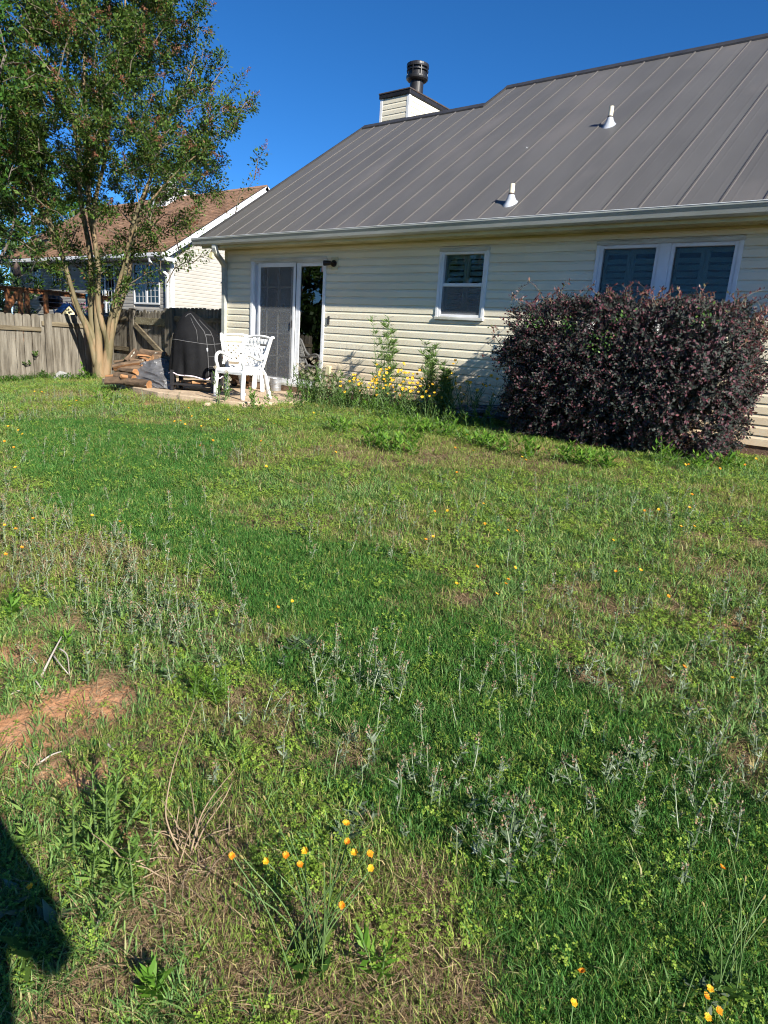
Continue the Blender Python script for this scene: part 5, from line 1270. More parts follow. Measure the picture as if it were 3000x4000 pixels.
# reddish new shoots on top and at the ends
mbt = MB(); LP = []; LA = []
for i in range(230):
    a = rng.uniform(-1.3, 1.36); z = 1.50+.12*rng.uniform(-1, 1)*1; y_ = -.70+rng.uniform(-.5, .45)
    b0 = np.array([bc[0]+a, y_, z-.08*abs(a)**2*.4]); 
    if i % 5 == 0: b0 = np.array([bc[0]+1.27+rng.uniform(-.1, .05), y_, rng.uniform(.5, 1.5)])
    if i % 7 == 0: b0 = np.array([bc[0]-1.29+rng.uniform(-.1, .1), y_, rng.uniform(.35, 1.4)])
    d = np.array([rng.normal()*.5+(.7 if i % 5 == 0 else -.7 if i % 7 == 0 else .1), rng.normal()*.35-.15, .75+.2*rng.uniform()]); d /= np.linalg.norm(d); L_ = rng.uniform(.10, .30)
    bend = np.array([.3*rng.normal(), .3*rng.normal(), -.25])*L_; P = [b0+d*L_*t+bend*t*t for t in np.linspace(0, 1, 5)]
    mbt.tube(P, list(np.linspace(.004, .0015, 5)), 4, cap=False)
    for t in np.linspace(.15, 1, 9): LP.append(b0+d*L_*t+bend*t*t); LA.append(d*.6+rng.normal(size=3)*.6)
mbt.build('shoots', m_twig, bush, fix=False)['kind'] = 'stuff'
LP = np.array(LP); LA = np.array(LA); n = len(LP); ls = rng.uniform(.028, .048, n); V, F = leaf_quads(LP, LA, rng.normal(size=(n, 3))*.5+np.array([0, -.3, .8]), ls, ls*.5, .06)
link('new_leaves', quick_mesh('new_leaves', V, F), l_loror, bush)
LP = []; LA = []
for (sx_, sy_) in ((2360, 1345), (2330, 1365), (2210, 1270), (2090, 1265), (2250, 1285), (2420, 1235), (2760, 1245), (2370, 1318)):
    c_ = onp(sx_, sy_, 1, -1.30); n = 22; LP.append(c_+rng.normal(size=(n, 3))*np.array([.07, .03, .04])); LA.append(rdir(n, .1))
LP = np.concatenate(LP); LA = np.concatenate(LA); n = len(LP); ls = rng.uniform(.03, .045, n); V, F = leaf_quads(LP, LA, rng.normal(size=(n, 3))*.5+np.array([0, -.5, .6]), ls, ls*.6); link('green_sprigs', quick_mesh('green_sprigs', V, F), l_lorog, bush)['kind'] = 'stuff'
mbt = MB()
for i in range(26):
    a = rng.uniform(-.5, .5); e = np.array([bc[0]+rng.uniform(-1.2, 1.2), -.7+rng.uniform(-.45, .4), rng.uniform(.7, 1.3)]); s0 = np.array([bc[0]+a, -.65+rng.normal()*.12, -.02])
    mbt.tube(crom([s0, s0*.6+e*.4+np.array([0, 0, .1]), e], 4), list(np.linspace(.020, .006, 9)), 6)
mbt.build('stems', m_twig, bush, fix=False)

# ------------------------------------------------------------------ lawn: tufts, clover, straw and cudweed
def blades(n, h, wd, spread, bend, r_, flat=0.0):
    V = []; F = []
    for i in range(n):
        a = r_.uniform(0, 6.283); rr = spread*math.sqrt(r_.uniform()); b = np.array([rr*math.cos(a), rr*math.sin(a), -.004])
        az = a+r_.normal()*1.0; hh = h*r_.uniform(.55, 1.2); bd = bend*r_.uniform(.3, 1.5)*hh; dr = np.array([math.cos(az), math.sin(az), 0]); sd_ = np.array([-math.sin(az+r_.normal()*.7), math.cos(az), 0]); sd_ /= np.linalg.norm(sd_)
        up = np.array([0, 0, 1-flat]); w2 = wd*r_.uniform(.7, 1.3)/2
        m_ = b+up*hh*.55+dr*(bd*.35+flat*hh*.5); t = b+up*hh*(1-.25*bend)+dr*(bd+flat*hh)
        k = len(V); V += [b-sd_*w2, b+sd_*w2, m_-sd_*w2*.85, m_+sd_*w2*.85, t]; F += [(k, k+1, k+3), (k, k+3, k+2), (k+2, k+3, k+4)]
    return np.array(V), np.array(F)
LIB = bpy.data.collections.new('plant_library')
def lib(name, V, F, mats, midx=None):
    me = quick_mesh(name, V, F)
    for m_ in mats: me.materials.append(m_)
    if midx is not None: me.polygons.foreach_set('material_index', np.asarray(midx, np.int32))
    o = bpy.data.objects.new(name, me); return o
def scatter(name, variants, pts, rot, scl, idx, label, mats_dummy=None):
    col = bpy.data.collections.new(name+'_kinds')
    for i, v in enumerate(variants):
        v.name = f'{i:02d}_{name}'; col.objects.link(v)
    me = bpy.data.meshes.new(name); n = len(pts); me.vertices.add(n); me.vertices.foreach_set('co', np.asarray(pts, np.float32).ravel())
    for nm, ty, arr, key in (('rot', 'FLOAT_VECTOR', rot, 'vector'), ('scl', 'FLOAT', scl, 'value'), ('kind_no', 'INT', idx, 'value')):
        at_ = me.attributes.new(nm, ty, 'POINT'); at_.data.foreach_set(key, np.asarray(arr, np.int32 if ty == 'INT' else np.float32).ravel())
    o = link(name, me); tag(o, label, kind='stuff')
    ng = bpy.data.node_groups.new(name, 'GeometryNodeTree'); ng.interface.new_socket('Geometry', in_out='INPUT', socket_type='NodeSocketGeometry'); ng.interface.new_socket('Geometry', in_out='OUTPUT', socket_type='NodeSocketGeometry')
    N = ng.nodes; L = ng.links; gi = N.new('NodeGroupInput'); go = N.new('NodeGroupOutput'); ip = N.new('GeometryNodeInstanceOnPoints'); ci = N.new('GeometryNodeCollectionInfo')
    ci.inputs['Collection'].default_value = col; ci.inputs['Separate Children'].default_value = True; ci.inputs['Reset Children'].default_value = True
    ip.inputs['Pick Instance'].default_value = True
    def na(nm, ty): t = N.new('GeometryNodeInputNamedAttribute'); t.data_type = ty; t.inputs['Name'].default_value = nm; return t.outputs['Attribute']
    L.new(gi.outputs[0], ip.inputs['Points']); L.new(ci.outputs[0], ip.inputs['Instance'])
    L.new(na('kind_no', 'INT'), ip.inputs['Instance Index']); L.new(na('scl', 'FLOAT'), ip.inputs['Scale'])
    er_ = N.new('FunctionNodeEulerToRotation'); L.new(na('rot', 'FLOAT_VECTOR'), er_.inputs[0]); L.new(er_.outputs[0], ip.inputs['Rotation'])
    L.new(ip.outputs[0], go.inputs[0]); md = o.modifiers.new('scatter', 'NODES'); md.node_group = ng
    return o
g_dark = leafmat('grass_dark', [(0, (.034, .108, .019)), (.5, (.062, .178, .034)), (.85, (.100, .240, .048)), (1, (.24, .25, .085))], rough=.5, transl=.30, spec=.14, inst=True)
g_mid = leafmat('grass_mid', [(0, (.105, .185, .032)), (.5, (.195, .285, .056)), (.80, (.30, .35, .09)), (1, (.50, .39, .20))], rough=.5, transl=.35, spec=.14, inst=True)
g_clov = leafmat('clover', [(0, (.13, .23, .028)), (.55, (.23, .34, .050)), (1, (.33, .42, .08))], rough=.5, transl=.35, spec=.14, inst=True)
g_straw = leafmat('straw', [(0, (.12, .075, .038)), (.5, (.26, .175, .10)), (1, (.42, .32, .19))], rough=.7, transl=.1, inst=True)
g_silv = leafmat('cudweed_leaf', [(0, (.06, .10, .045)), (.6, (.13, .18, .10)), (1, (.30, .34, .25))], rough=.7, transl=.15, inst=True)
g_stem = leafmat('cudweed_stem', [(0, (.12, .18, .07)), (.6, (.22, .27, .15)), (1, (.36, .40, .29))], rough=.7, transl=.1, inst=True)
g_tip = leafmat('cudweed_tip', [(0, (.12, .065, .035)), (.6, (.24, .15, .09)), (1, (.32, .24, .16))], rough=.8, transl=.1, inst=True)
g_coarse = leafmat('grass_coarse', [(0, (.080, .175, .045)), (.5, (.145, .265, .075)), (.85, (.22, .34, .10)), (1, (.42, .36, .18))], rough=.55, transl=.35, spec=.2, inst=True)
tq = np.random.default_rng(77)
VAR = []
for i in range(4): VAR.append(lib('fine', *blades(28, .042, .0024, .056, .60, tq), [g_dark]))
for i in range(4): VAR.append(lib('fine_light', *blades(22, .038, .0027, .056, .75, tq), [g_mid]))
for i in range(4): VAR.append(lib('coarse', *blades(11, .062, .0046, .030, .85, tq), [g_coarse]))
def clover(r_):
    V = []; F = []
    for i in range(18):
        a = r_.uniform(0, 6.283); rr = .055*math.sqrt(r_.uniform()); c_ = np.array([rr*math.cos(a), rr*math.sin(a), r_.uniform(.012, .045)]); s_ = r_.uniform(.0034, .0060); ph = r_.uniform(0, 6.28); tl = r_.normal(size=2)*.35
        for k in range(3):
            b = ph+k*2.094; d = np.array([math.cos(b), math.sin(b), tl[0]*math.cos(b)+tl[1]*math.sin(b)]); sd_ = np.array([-math.sin(b), math.cos(b), -tl[0]*math.sin(b)+tl[1]*math.cos(b)])
            q = len(V); V += [c_, c_+d*s_*.9+sd_*s_*.62, c_+d*s_*1.5+sd_*s_*.1, c_+d*s_*.9-sd_*s_*.62]; F += [(q, q+1, q+2), (q, q+2, q+3)]
    return np.array(V), np.array(F)
for i in range(3): VAR.append(lib('clover', *clover(tq), [g_clov]))
for i in range(3): VAR.append(lib('straw', *blades(16, .085, .0024, .06, .35, tq, flat=.82), [g_straw]))
for i in range(2):
    Va, Fa = blades(18, .05, .0028, .06, .6, tq); Vb, Fb = blades(12, .075, .0024, .06, .4, tq, flat=.75)
    VAR.append(lib('mixed', np.concatenate([Va, Vb]), np.concatenate([Fa, Fb+len(Va)]), [g_mid, g_straw], [0]*len(Fa)+[1]*len(Fb)))
def cone_pts(n, d0, d1, half):
    d = tq.uniform(d0, d1, n); a = tq.uniform(-half, half, n)
    x = CAM[0]+d*(math.cos(0)*ef[0]*np.cos(a)+er[0]*np.sin(a)); y = CAM[1]+d*(ef[1]*np.cos(a)+er[1]*np.sin(a)); return x, y, d
ppx = np.array(pp)
def in_patio(x, y):
    r = np.zeros(x.shape, bool)
    for i in range(len(ppx)):
        x0, y0 = ppx[i]; x1, y1 = ppx[i-1]; r ^= ((y0 > y) != (y1 > y)) & (x < (x1-x0)*(y-y0)/(y1-y0+1e-12)+x0)
    return r
NP = 118000
x, y, d = cone_pts(NP, .45, 15.5, .82)
# and a ring of thinner cover behind and beside the viewer
soil_, straw_, lush_, n1_, n2_, n3_ = masks(x, y)
keep = (y < -.06) & ~in_patio(x, y) & (x > -4.28) & (x < 13.5)
shade_bed = (x > 6.3) & (x < 9.0) & (y > -1.05)
pk_ = np.clip(1-soil_*.80, 0, 1)*np.where(lush_ > .5, 1, .42+.75*np.clip((n2_-.25)*2, 0, .8))*np.where(shade_bed, .10, 1)*np.where(straw_ > .5, .85, 1)
keep &= tq.uniform(size=NP) < pk_
x, y, d, lush_, straw_, n1_, n3_, soil_ = [a[keep] for a in (x, y, d, lush_, straw_, n1_, n3_, soil_)]
n = len(x); u = tq.uniform(size=n); kd = np.zeros(n, int)
lo_ = lush_ > .5
rv = tq.integers(0, 100, n)
# lush: mostly fine dark; elsewhere a mix
c_f, c_l, c_c, c_v, c_s, c_m = 0, 4, 8, 12, 15, 18
kd[:] = c_l+rv % 4
kd = np.where(lo_ & (u < .74), c_f+rv % 4, kd); kd = np.where(lo_ & (u > .94), c_v+rv % 3, kd); kd = np.where(lo_ & (u > .90) & (u <= .94), c_c+rv % 4, kd)
m_ = ~lo_; cl = np.clip((n1_-.45)*2.4, 0, .38)
kd = np.where(m_ & (u < .16), c_f+rv % 4, kd); kd = np.where(m_ & (u >= .16) & (u < .30), c_c+rv % 4, kd); kd = np.where(m_ & (u >= .30) & (u < .36+cl), c_v+rv % 3, kd); kd = np.where(m_ & (u > .76), c_m+rv % 2, kd); kd = np.where(m_ & (u > .88), c_s+rv % 3, kd)
pat = fbm(x, y, .9, 131); straw_ = np.where(m_, np.clip(straw_+np.clip((pat-.50)*4.5, 0, .75), 0, 1), straw_); st_ = straw_ > .35
kd = np.where(m_ & (pat < .40) & (u > .45) & (u < .80), c_c+rv % 4, kd)
kd = np.where(st_ & (u < .55*straw_+.15), c_s+rv % 3, kd); kd = np.where(st_ & (u > .72), c_m+rv % 2, kd)
kd = np.where((soil_ > .3) & (u < .35), c_s+rv % 3, kd)
sc_ = tq.uniform(.75, 1.3, n)*np.clip((d/3.0)**.28, .9, 1.5)*np.where(lo_, .86, .95)*(.8+.5*n3_)
z = gz(x, y)
rot = np.stack([tq.normal(size=n)*.12, tq.normal(size=n)*.12, tq.uniform(0, 6.283, n)], 1)
scatter('grass', VAR, np.stack([x, y, z], 1), rot, sc_, kd, 'patchy green lawn grass with clover and straw')
# cudweed: pale stalks in drifts
def cudweed(r_, h):
    V = []; F = []; M_ = []
    def quad(p, a, nn, l, w_, mi):
        v, f = leaf_quads([p], [a], [nn], [l], [w_]); k = len(V); V.extend(v.tolist()); F.extend([(k, k+1, k+2), (k, k+2, k+3)]); M_.extend([mi, mi])
    lean = np.array([r_.normal()*.12, r_.normal()*.12, 1.0])
    t = MB().tube([lean*h*f+np.array([math.sin(f*3)*.008, 0, 0]) for f in (0, .35, .7, 1)], [.0020, .0019, .0016, .0012], 4, cap=False)
    for f in t.F:
        k = len(V); V.extend([t.V[i] for i in f]); F.extend([(k, k+1, k+2), (k, k+2, k+3)]); M_.extend([0, 0])
    for i in range(15):
        f = r_.uniform(.02, .78); a = r_.uniform(0, 6.28); quad(lean*h*f, np.array([math.cos(a), math.sin(a), r_.uniform(.1, .8)]), r_.normal(size=3)*.3+np.array([0, 0, 1]), r_.uniform(.02, .038), r_.uniform(.005, .009), 1)
    for i in range(22):
        f = r_.uniform(.74, 1.06); a = r_.uniform(0, 6.28); quad(lean*h*f+np.array([math.cos(a), math.sin(a), 0])*.004, np.array([math.cos(a), math.sin(a), .8]), r_.normal(size=3), r_.uniform(.006, .012), r_.uniform(.005, .008), 2 if r_.uniform() < .75 else 1)
    return np.array(V), np.array(F), M_
CV = []
for i in range(7):
    V, F, M_ = cudweed(tq, tq.uniform(.10, .21)); CV.append(lib('cudweed', V, F, [g_stem, g_silv, g_tip], M_))
DR = [(60, 2080, .7, .5, 1.0), (230, 2200, .55, .45, 1.0), (420, 2330, .5, .35, 1.0), (560, 2420, .4, .3, 1.0), (680, 2520, .35, .25, .8), (1010, 2600, .22, .16, .9), (1250, 2680, .3, .25, 1.0), (1150, 2800, .25, .2, .8), (1350, 2860, .2, .2, .7), (330, 1570, 1.6, .35, 1.0), (60, 1640, .9, .4, .8), (600, 1610, .6, .3, .6), (330, 1740, .4, .25, .5), (860, 1790, .7, .2, .5),
      (1800, 3150, .2, .16, .8), (1950, 3270, .18, .14, .7), (2350, 3080, .25, .2, .6), (2750, 3180, .3, .25, .7), (2900, 3050, .3, .3, .7), (2600, 2500, .8, .5, .45), (2800, 2700, .5, .5, .55), (2300, 2350, .7, .4, .3), (1900, 2000, 1.2, .5, .25), (2150, 2700, .5, .3, .35), (1480, 2080, .5, .4, .35), (90, 1830, .5, .3, .6), (2450, 2020, 1.2, .5, .2)]
xx, yy, d = cone_pts(60000, .8, 15.3, .72)
pr = blobs(xx, yy, DR)*(.35+1.3*(fbm(xx, yy, 2.6, 91)-.25))
kp = (tq.uniform(size=len(xx)) < np.clip(pr, 0, 1)*.33) & ~in_patio(xx, yy) & (yy < -.9) & (xx > -4.2)
xx, yy = xx[kp], yy[kp]; n = len(xx)
scatter('cudweed', CV, np.stack([xx, yy, gz(xx, yy)], 1), np.stack([tq.normal(size=n)*.16, tq.normal(size=n)*.16, tq.uniform(0, 6.283, n)], 1), tq.uniform(.55, 1.15, n), tq.integers(0, 7, n), 'pale silvery cudweed stalks with brown tips standing in drifts')
print('tufts', len(x), 'cudweed', n)
ORD = ['leftmost', 'second', 'third', 'fourth', 'fifth', 'sixth', 'seventh', 'eighth', 'ninth', 'tenth', 'eleventh', 'twelfth', 'thirteenth', 'fourteenth', 'fifteenth', 'sixteenth', 'seventeenth', 'eighteenth', 'nineteenth', 'twentieth']
def nth(k): return 'leftmost' if k == 0 else ORD[k]+' from the left'
# ------------------------------------------------------------------ single plants
def GH(sx, sy, h):
    d = ray(sx, sy); t = 1.0
    for _ in range(60):
        P = CAM+t*d; e = P[2]-float(gz(P[0], P[1]))-h; t = min(max(t+e/max(.05, -d[2]+.02)*.8, .2), 60)
    return CAM+t*d
pr_ = np.random.default_rng(5)
l_weed = leafmat('weed_leaf', [(0, (.06, .15, .016)), (.5, (.11, .24, .028)), (1, (.18, .32, .045))], rough=.5, transl=.42, spec=.2)
l_weedd = leafmat('weed_leaf_dark', [(0, (.030, .080, .014)), (.6, (.062, .13, .024)), (1, (.11, .18, .035))], rough=.5, transl=.35, spec=.2)
l_feath = leafmat('feathery_leaf', [(0, (.08, .16, .04)), (.6, (.14, .24, .06)), (1, (.21, .31, .09))], transl=.4, spec=.2)
l_shrub = leafmat('shrub_leaf', [(0, (.085, .17, .03)), (.5, (.15, .26, .05)), (1, (.25, .34, .09))], rough=.6, transl=.4, spec=.2)
l_lime = leafmat('lime_leaf', [(0, (.10, .22, .02)), (1, (.18, .32, .04))], transl=.4)
l_grey = leafmat('grey_green_leaf', [(0, (.045, .075, .04)), (.6, (.09, .13, .075)), (1, (.16, .20, .13))], rough=.6, transl=.2)
l_pale = leafmat('pale_leaf', [(0, (.09, .14, .055)), (.6, (.16, .22, .09)), (1, (.25, .30, .15))], rough=.6, transl=.35, spec=.2)
l_strap = leafmat('strap_leaf', [(0, (.03, .10, .012)), (.6, (.07, .16, .02)), (1, (.13, .20, .035))], rough=.35, transl=.35)
m_gstem = mat('green_stem', (.07, .13, .035), .6, c2=(.10, .16, .05), scale=20)
m_bstem = mat('dry_stem', (.30, .22, .14), .8, c2=(.20, .14, .09), scale=15)
p_yel = leafmat('petal_yellow', [(0, (.75, .36, .012)), (.6, (.82, .46, .02)), (1, (.85, .55, .05))], rough=.6, transl=.25)
p_org = leafmat('petal_orange', [(0, (.70, .22, .012)), (.7, (.80, .34, .015)), (1, (.80, .42, .03))], rough=.6, transl=.25)
p_wht = leafmat('petal_white', [(0, (.30, .27, .18)), (.6, (.44, .40, .29)), (1, (.52, .42, .36))], rough=.7, transl=.25)
p_cen = mat('flower_centre', (.45, .17, .01), .8)
def head_mesh(name, pm, npet, r, dbl=False, cup=.25):
    V = []; F = []; M_ = []
    for ring in range(2 if dbl else 1):
        for k in range(npet):
            a = 2*math.pi*(k+.5*ring)/npet+pr_.normal()*.06; d = np.array([math.cos(a), math.sin(a), cup+.35*ring]); s_ = np.array([-math.sin(a), math.cos(a), 0]); R_ = r*(1-.28*ring)*pr_.uniform(.85, 1.1); w_ = R_*(2.6/npet)
            q = len(V); V += [d*R_*.12, d*R_*.7+s_*w_, d*R_, d*R_*.7-s_*w_]; F += [(q, q+1, q+2, q+3)]; M_.append(0)
    c0 = len(V); nn_ = 8
    for k in range(nn_): V.append(np.array([r*.28*math.cos(k*.785), r*.28*math.sin(k*.785), r*.10]))
    for k in range(nn_): V.append(np.array([r*.14*math.cos(k*.785), r*.14*math.sin(k*.785), r*.24]))
    for k in range(nn_): F.append((c0+k, c0+(k+1) % nn_, c0+nn_+(k+1) % nn_, c0+nn_+k)); M_.append(1)
    F.append((c0+nn_, c0+nn_+2, c0+nn_+4, c0+nn_+6)); M_.append(1)
    for k in range(nn_): V.append(np.array([r*.26*math.cos(k*.785), r*.26*math.sin(k*.785), r*.05]))
    for k in range(nn_): V.append(np.array([r*.10*math.cos(k*.785), r*.10*math.sin(k*.785), -r*.55]))
    b0 = c0+2*nn_
    for k in range(nn_): F.append((b0+k, b0+nn_+k, b0+nn_+(k+1) % nn_, b0+(k+1) % nn_)); M_.append(2)
    me = quick_mesh(name, np.array(V), np.array(F)); me.materials.append(pm); me.materials.append(p_cen if not dbl else pm); me.materials.append(m_gstem)
    me.polygons.foreach_set('material_index', np.array(M_, np.int32)); return me
H_hawk = [head_mesh('flower_head', p_org, 16, .0088, True, .55), head_mesh('flower_head', p_yel, 15, .0088, True, .45)]
H_core = [head_mesh('flower_head', p_yel, 8, .024, False, .2), head_mesh('flower_head', p_yel, 8, .019, False, .5)]
def umbel():
    P = []; n = 90; a = pr_.uniform(0, 6.28, n); rr = .030*np.sqrt(pr_.uniform(size=n)); P = np.stack([rr*np.cos(a), rr*np.sin(a), .008-rr*rr*4+pr_.normal(size=n)*.003], 1)
    V, F = leaf_quads(P, rdir(n, .3), np.tile([0, 0, 1.0], (n, 1))+pr_.normal(size=(n, 3))*.3, pr_.uniform(.006, .011, n), pr_.uniform(.006, .010, n)); me = quick_mesh('flower_head', V, F); me.materials.append(p_wht); return me
H_yar = [umbel(), umbel()]
def bud_mesh():
    b = MB().lathe([(.0015, -.012), (.0045, -.006), (.0055, .004), (.004, .012), (.001, .019)], (0, 0, 0), 8); me = new_mesh('flower_bud', b.V, b.F); me.materials.append(mat('bud', (.14, .18, .06), .7, c2=(.30, .18, .06), scale=90)); smooth(me); return me
H_bud = bud_mesh()
def put_head(me, P, d, par, s=1.0, name='flower_head'):
    o = bpy.data.objects.new(name, me); COL.objects.link(o); o.parent = par; o.matrix_parent_inverse = Matrix.Translation(-Vector(par.location)); o.location = tuple(P)
    o.rotation_euler = Vector(d).to_track_quat('Z', 'Y').to_euler(); o.scale = (s, s, s); return o
def foliage(par, P, A, Nn, L_, W_, m_, name='leaves'):
    V, F = leaf_quads(P, A, Nn, L_, W_, .05); return link(name, quick_mesh(name, V, F), m_, par)
# --- orange-yellow hawkbit flowers dotted over the lawn
def hawk(P, base, label, group, s=1.0, k=0, h=0):
    o = empty('hawkbit_flower', tuple(base)); tag(o, label, 'flower', group)
    mid = (np.array(base)+P)/2+pr_.normal(size=3)*np.array([.02, .02, 0])
    MB().tube(crom([base, mid, P-np.array([0, 0, .006])], 3), .0013*s, 4, cap=False).build('stem', m_gstem, o, fix=False)
    d = np.array([.35+.3*pr_.normal(), -.25+.3*pr_.normal(), 1]); put_head(H_hawk[k % 2], P, d, o, s); return o
FAR = [(u*.9042, 1450+v*.9042) for u, v in ((398, 623), (518, 651), (143, 637), (95, 762), (25, 792), (66, 416), (20, 303), (80, 255), (98, 272), (60, 330), (870, 238), (800, 230), (780, 215), (830, 195), (865, 322), (1130, 302), (985, 210), (1150, 412), (1430, 325), (1450, 350), (920, 300), (1355, 180), (1185, 228), (755, 217), (815, 160), (36, 238), (68, 682), (20, 665), (300, 150), (180, 90), (150, 88), (330, 128))]
FAR += [(1500+u*.9042, 1600+v*.9042) for u, v in ((430, 407), (218, 440), (274, 437), (436, 494), (536, 522), (572, 525), (212, 549), (181, 562), (566, 683), (402, 679), (313, 752), (526, 754), (537, 735), (487, 797), (990, 565), (1001, 700), (1109, 694), (1228, 807), (1283, 505), (1341, 505), (1330, 368), (1320, 423), (1186, 432), (1126, 438), (1508, 1161), (1296, 1112), (596, 205), (612, 218), (356, 88), (358, 110), (307, 166), (385, 178), (315, 273), (1302, 238), (1317, 238), (1450, 255), (1607, 213), (1560, 240))]
BANDS = [(0, 1560, 'by the fence clumps'), (1560, 1690, 'in the lawn strip below the patio'), (1690, 1760, 'in the lawn above the leafy weeds'), (1760, 1900, 'in the lawn level with bush foot'), (1900, 2010, 'in the upper middle lawn'), (2010, 2110, 'in the middle lawn'), (2110, 2300, 'in the lower middle lawn'), (2300, 2800, 'in the lower lawn')]
FAR.sort(); bcount = {}
for i, (sx_, sy_) in enumerate(FAR):
    bw = [b_[2] for b_ in BANDS if b_[0] <= sy_ < b_[1]][0]+(', right half' if sx_ > 1500 else ', left half'); bcount[bw] = bcount.get(bw, -1)+1
    h = .10+.08*pr_.uniform()+(.06 if sy_ > 1950 else 0); P = GH(sx_, sy_, h); b = P+pr_.normal(size=3)*.02; b[2] = float(gz(b[0], b[1]))
    dist = np.linalg.norm(P-CAM)
    hawk(P, b, f'orange flower, {nth(bcount[bw])}, {bw}', 'orange flowers dotted over the lawn', 1.5 if dist > 5 else 1.15, i)
NEARF = [((1200*.9042, 1450+1020*.9042), 'left one of two yellow flowers in the dark grass at centre'), ((1263*.9042, 1450+994*.9042), 'right one of two yellow flowers in the dark grass at centre'),
         ((1500+856*.9042, 3000+882*.9042), 'orange flower standing alone at the bottom right of centre'), ((1500+818*.9042, 3000+1015*.9042), 'half-closed yellow flower near the bottom edge'),
         ((1500+1445*.9042, 3000+1048*.9042), 'smallest orange flower in the lower right corner group'), ((132*.9042, 3000+513*.9042), 'yellow flower at the edge of the dark shadow, lower left')]
for i, ((sx_, sy_), lb) in enumerate(NEARF):
    P = GH(sx_, sy_, .20); b = P+np.array([pr_.normal()*.03, pr_.normal()*.03, 0]); b[2] = float(gz(b[0], b[1])); hawk(P, b, lb, None, .95, i)
def rosette_leaves(c, n, L0, L1, W_, m_, par, flat=.35):
    a = pr_.uniform(0, 6.28, n); A = np.stack([np.cos(a), np.sin(a), pr_.uniform(.1, flat+.4, n)], 1); L_ = pr_.uniform(L0, L1, n)
    P = np.array(c)+pr_.normal(size=(n, 3))*np.array([.02, .02, .004])+np.array([0, 0, .012]); return foliage(par, P, A, np.tile([0, 0, 1.0], (n, 1))+pr_.normal(size=(n, 3))*.25, L_, L_*W_, m_)
def flower_clump(base_px, heads, buds, label, h0):
    b = G(*base_px); o = empty('hawkbit_plant', tuple(b)); tag(o, label, 'plant')
    rosette_leaves(b, 70, .03, .065, .26, l_weedd, o)
    for i, (sx_, sy_) in enumerate(heads+buds):
        # height grows with how far above the base the head stands in the picture
        best = None
        for h in np.linspace(.05, .5, 46):
            P = GH(sx_, sy_, h); e = abs((P[0]-b[0])*ef[0]+(P[1]-b[1])*ef[1]-.02*math.sin(i*2.3)*3)
            if best is None or e < best[0]: best = (e, P)
        P = best[1]; s0 = b+pr_.normal(size=3)*np.array([.035, .035, 0]); mid = s0*.45+P*.55; mid[:2] = s0[:2]*.6+P[:2]*.4; mid += pr_.normal(size=3)*.006
        MB().tube(crom([s0, mid, P], 5), .0016, 5, cap=False).build('stem', m_gstem, o, fix=False, sm=True)
        if i < len(heads): put_head(H_hawk[i % 2], P, (.4+.3*pr_.normal(), -.3+.3*pr_.normal(), 1), o, 1.0)
        else: put_head(H_bud, P, P-mid, o, .5, 'flower_bud')
    return o
Cz = lambda u, v: (u*.9042, 3000+v*.9042)
Dz = lambda u, v: (1500+u*.9042, 3000+v*.9042)
flower_clump(Cz(1330, 850), [Cz(*p) for p in ((1003, 381), (1150, 404), (1236, 380), (1318, 358), (1296, 420), (1495, 241), (1502, 320), (1531, 367), (1597, 371), (1602, 433), (1479, 593))],
             [Cz(*p) for p in ((1143, 130), (1248, 290), (1431, 300), (1046, 385), (1020, 500), (1592, 335), (1350, 655), (1400, 420), (1450, 480), (1560, 520), (1280, 520))], 'clump of tall orange-flowered stems at the bottom centre', .3)
flower_clump(Dz(1425, 930), [Dz(1458, 431), Dz(1408, 955), Dz(1390, 985), Dz(1398, 1077)], [Dz(*p) for p in ((1490, 320), (1655, 430), (1640, 560), (1296, 1020), (1380, 590), (1560, 480), (1450, 640), (1640, 660))], 'orange-flowered weed with long stems at the lower right', .3)
# --- leafy weeds
def leafy_weed(b, label, nsh, h, ll, lw, m_, group=None, name='leafy_weed', spread=.06, lean=.35, per=14, cat='weed', flowers=None, nfl=0):
    b = np.array(b, float); o = empty(name, tuple(b)); tag(o, label, cat, group); LP = []; LA = []; st = MB(); tops = []
    for i in range(nsh):
        s0 = b+np.array([pr_.normal()*spread*.5, pr_.normal()*spread*.5, -.005]); d = np.array([pr_.normal()*lean, pr_.normal()*lean, 1]); d /= np.linalg.norm(d); hh = h*pr_.uniform(.65, 1.1)
        P = [s0+d*hh*t+np.array([0, 0, -.05])*hh*t*t for t in (0, .5, 1)]; st.tube(P, [.003*h/.2+.001, .002*h/.2+.0008, .001], 5, cap=False); tops.append((P[-1], d))
        for t in np.linspace(.12, 1, per):
            a = pr_.uniform(0, 6.28); LP.append(s0+d*hh*t); LA.append(np.array([math.cos(a), math.sin(a), .25+.75*t]))
    st.build('stems', m_gstem, o, fix=False); LP = np.array(LP); LA = np.array(LA); n = len(LP); L_ = pr_.uniform(.7, 1.2, n)*ll
    foliage(o, LP, LA, pr_.normal(size=(n, 3))*.35+np.array([0, 0, 1]), L_, L_*lw, m_)
    if flowers is not None:
        for i in range(nfl):
            P, d = tops[i % len(tops)]; Q = P+d*pr_.uniform(.03, .10)+pr_.normal(size=3)*.03
            MB().tube([P, Q], .0012, 4, cap=False).build('flower_stalk', m_gstem, o, fix=False); put_head(flowers[i % 2], Q, d*.6+np.array([.55, -.6, .3])+pr_.normal(size=3)*.3, o, pr_.uniform(.8, 1.15))
    return o
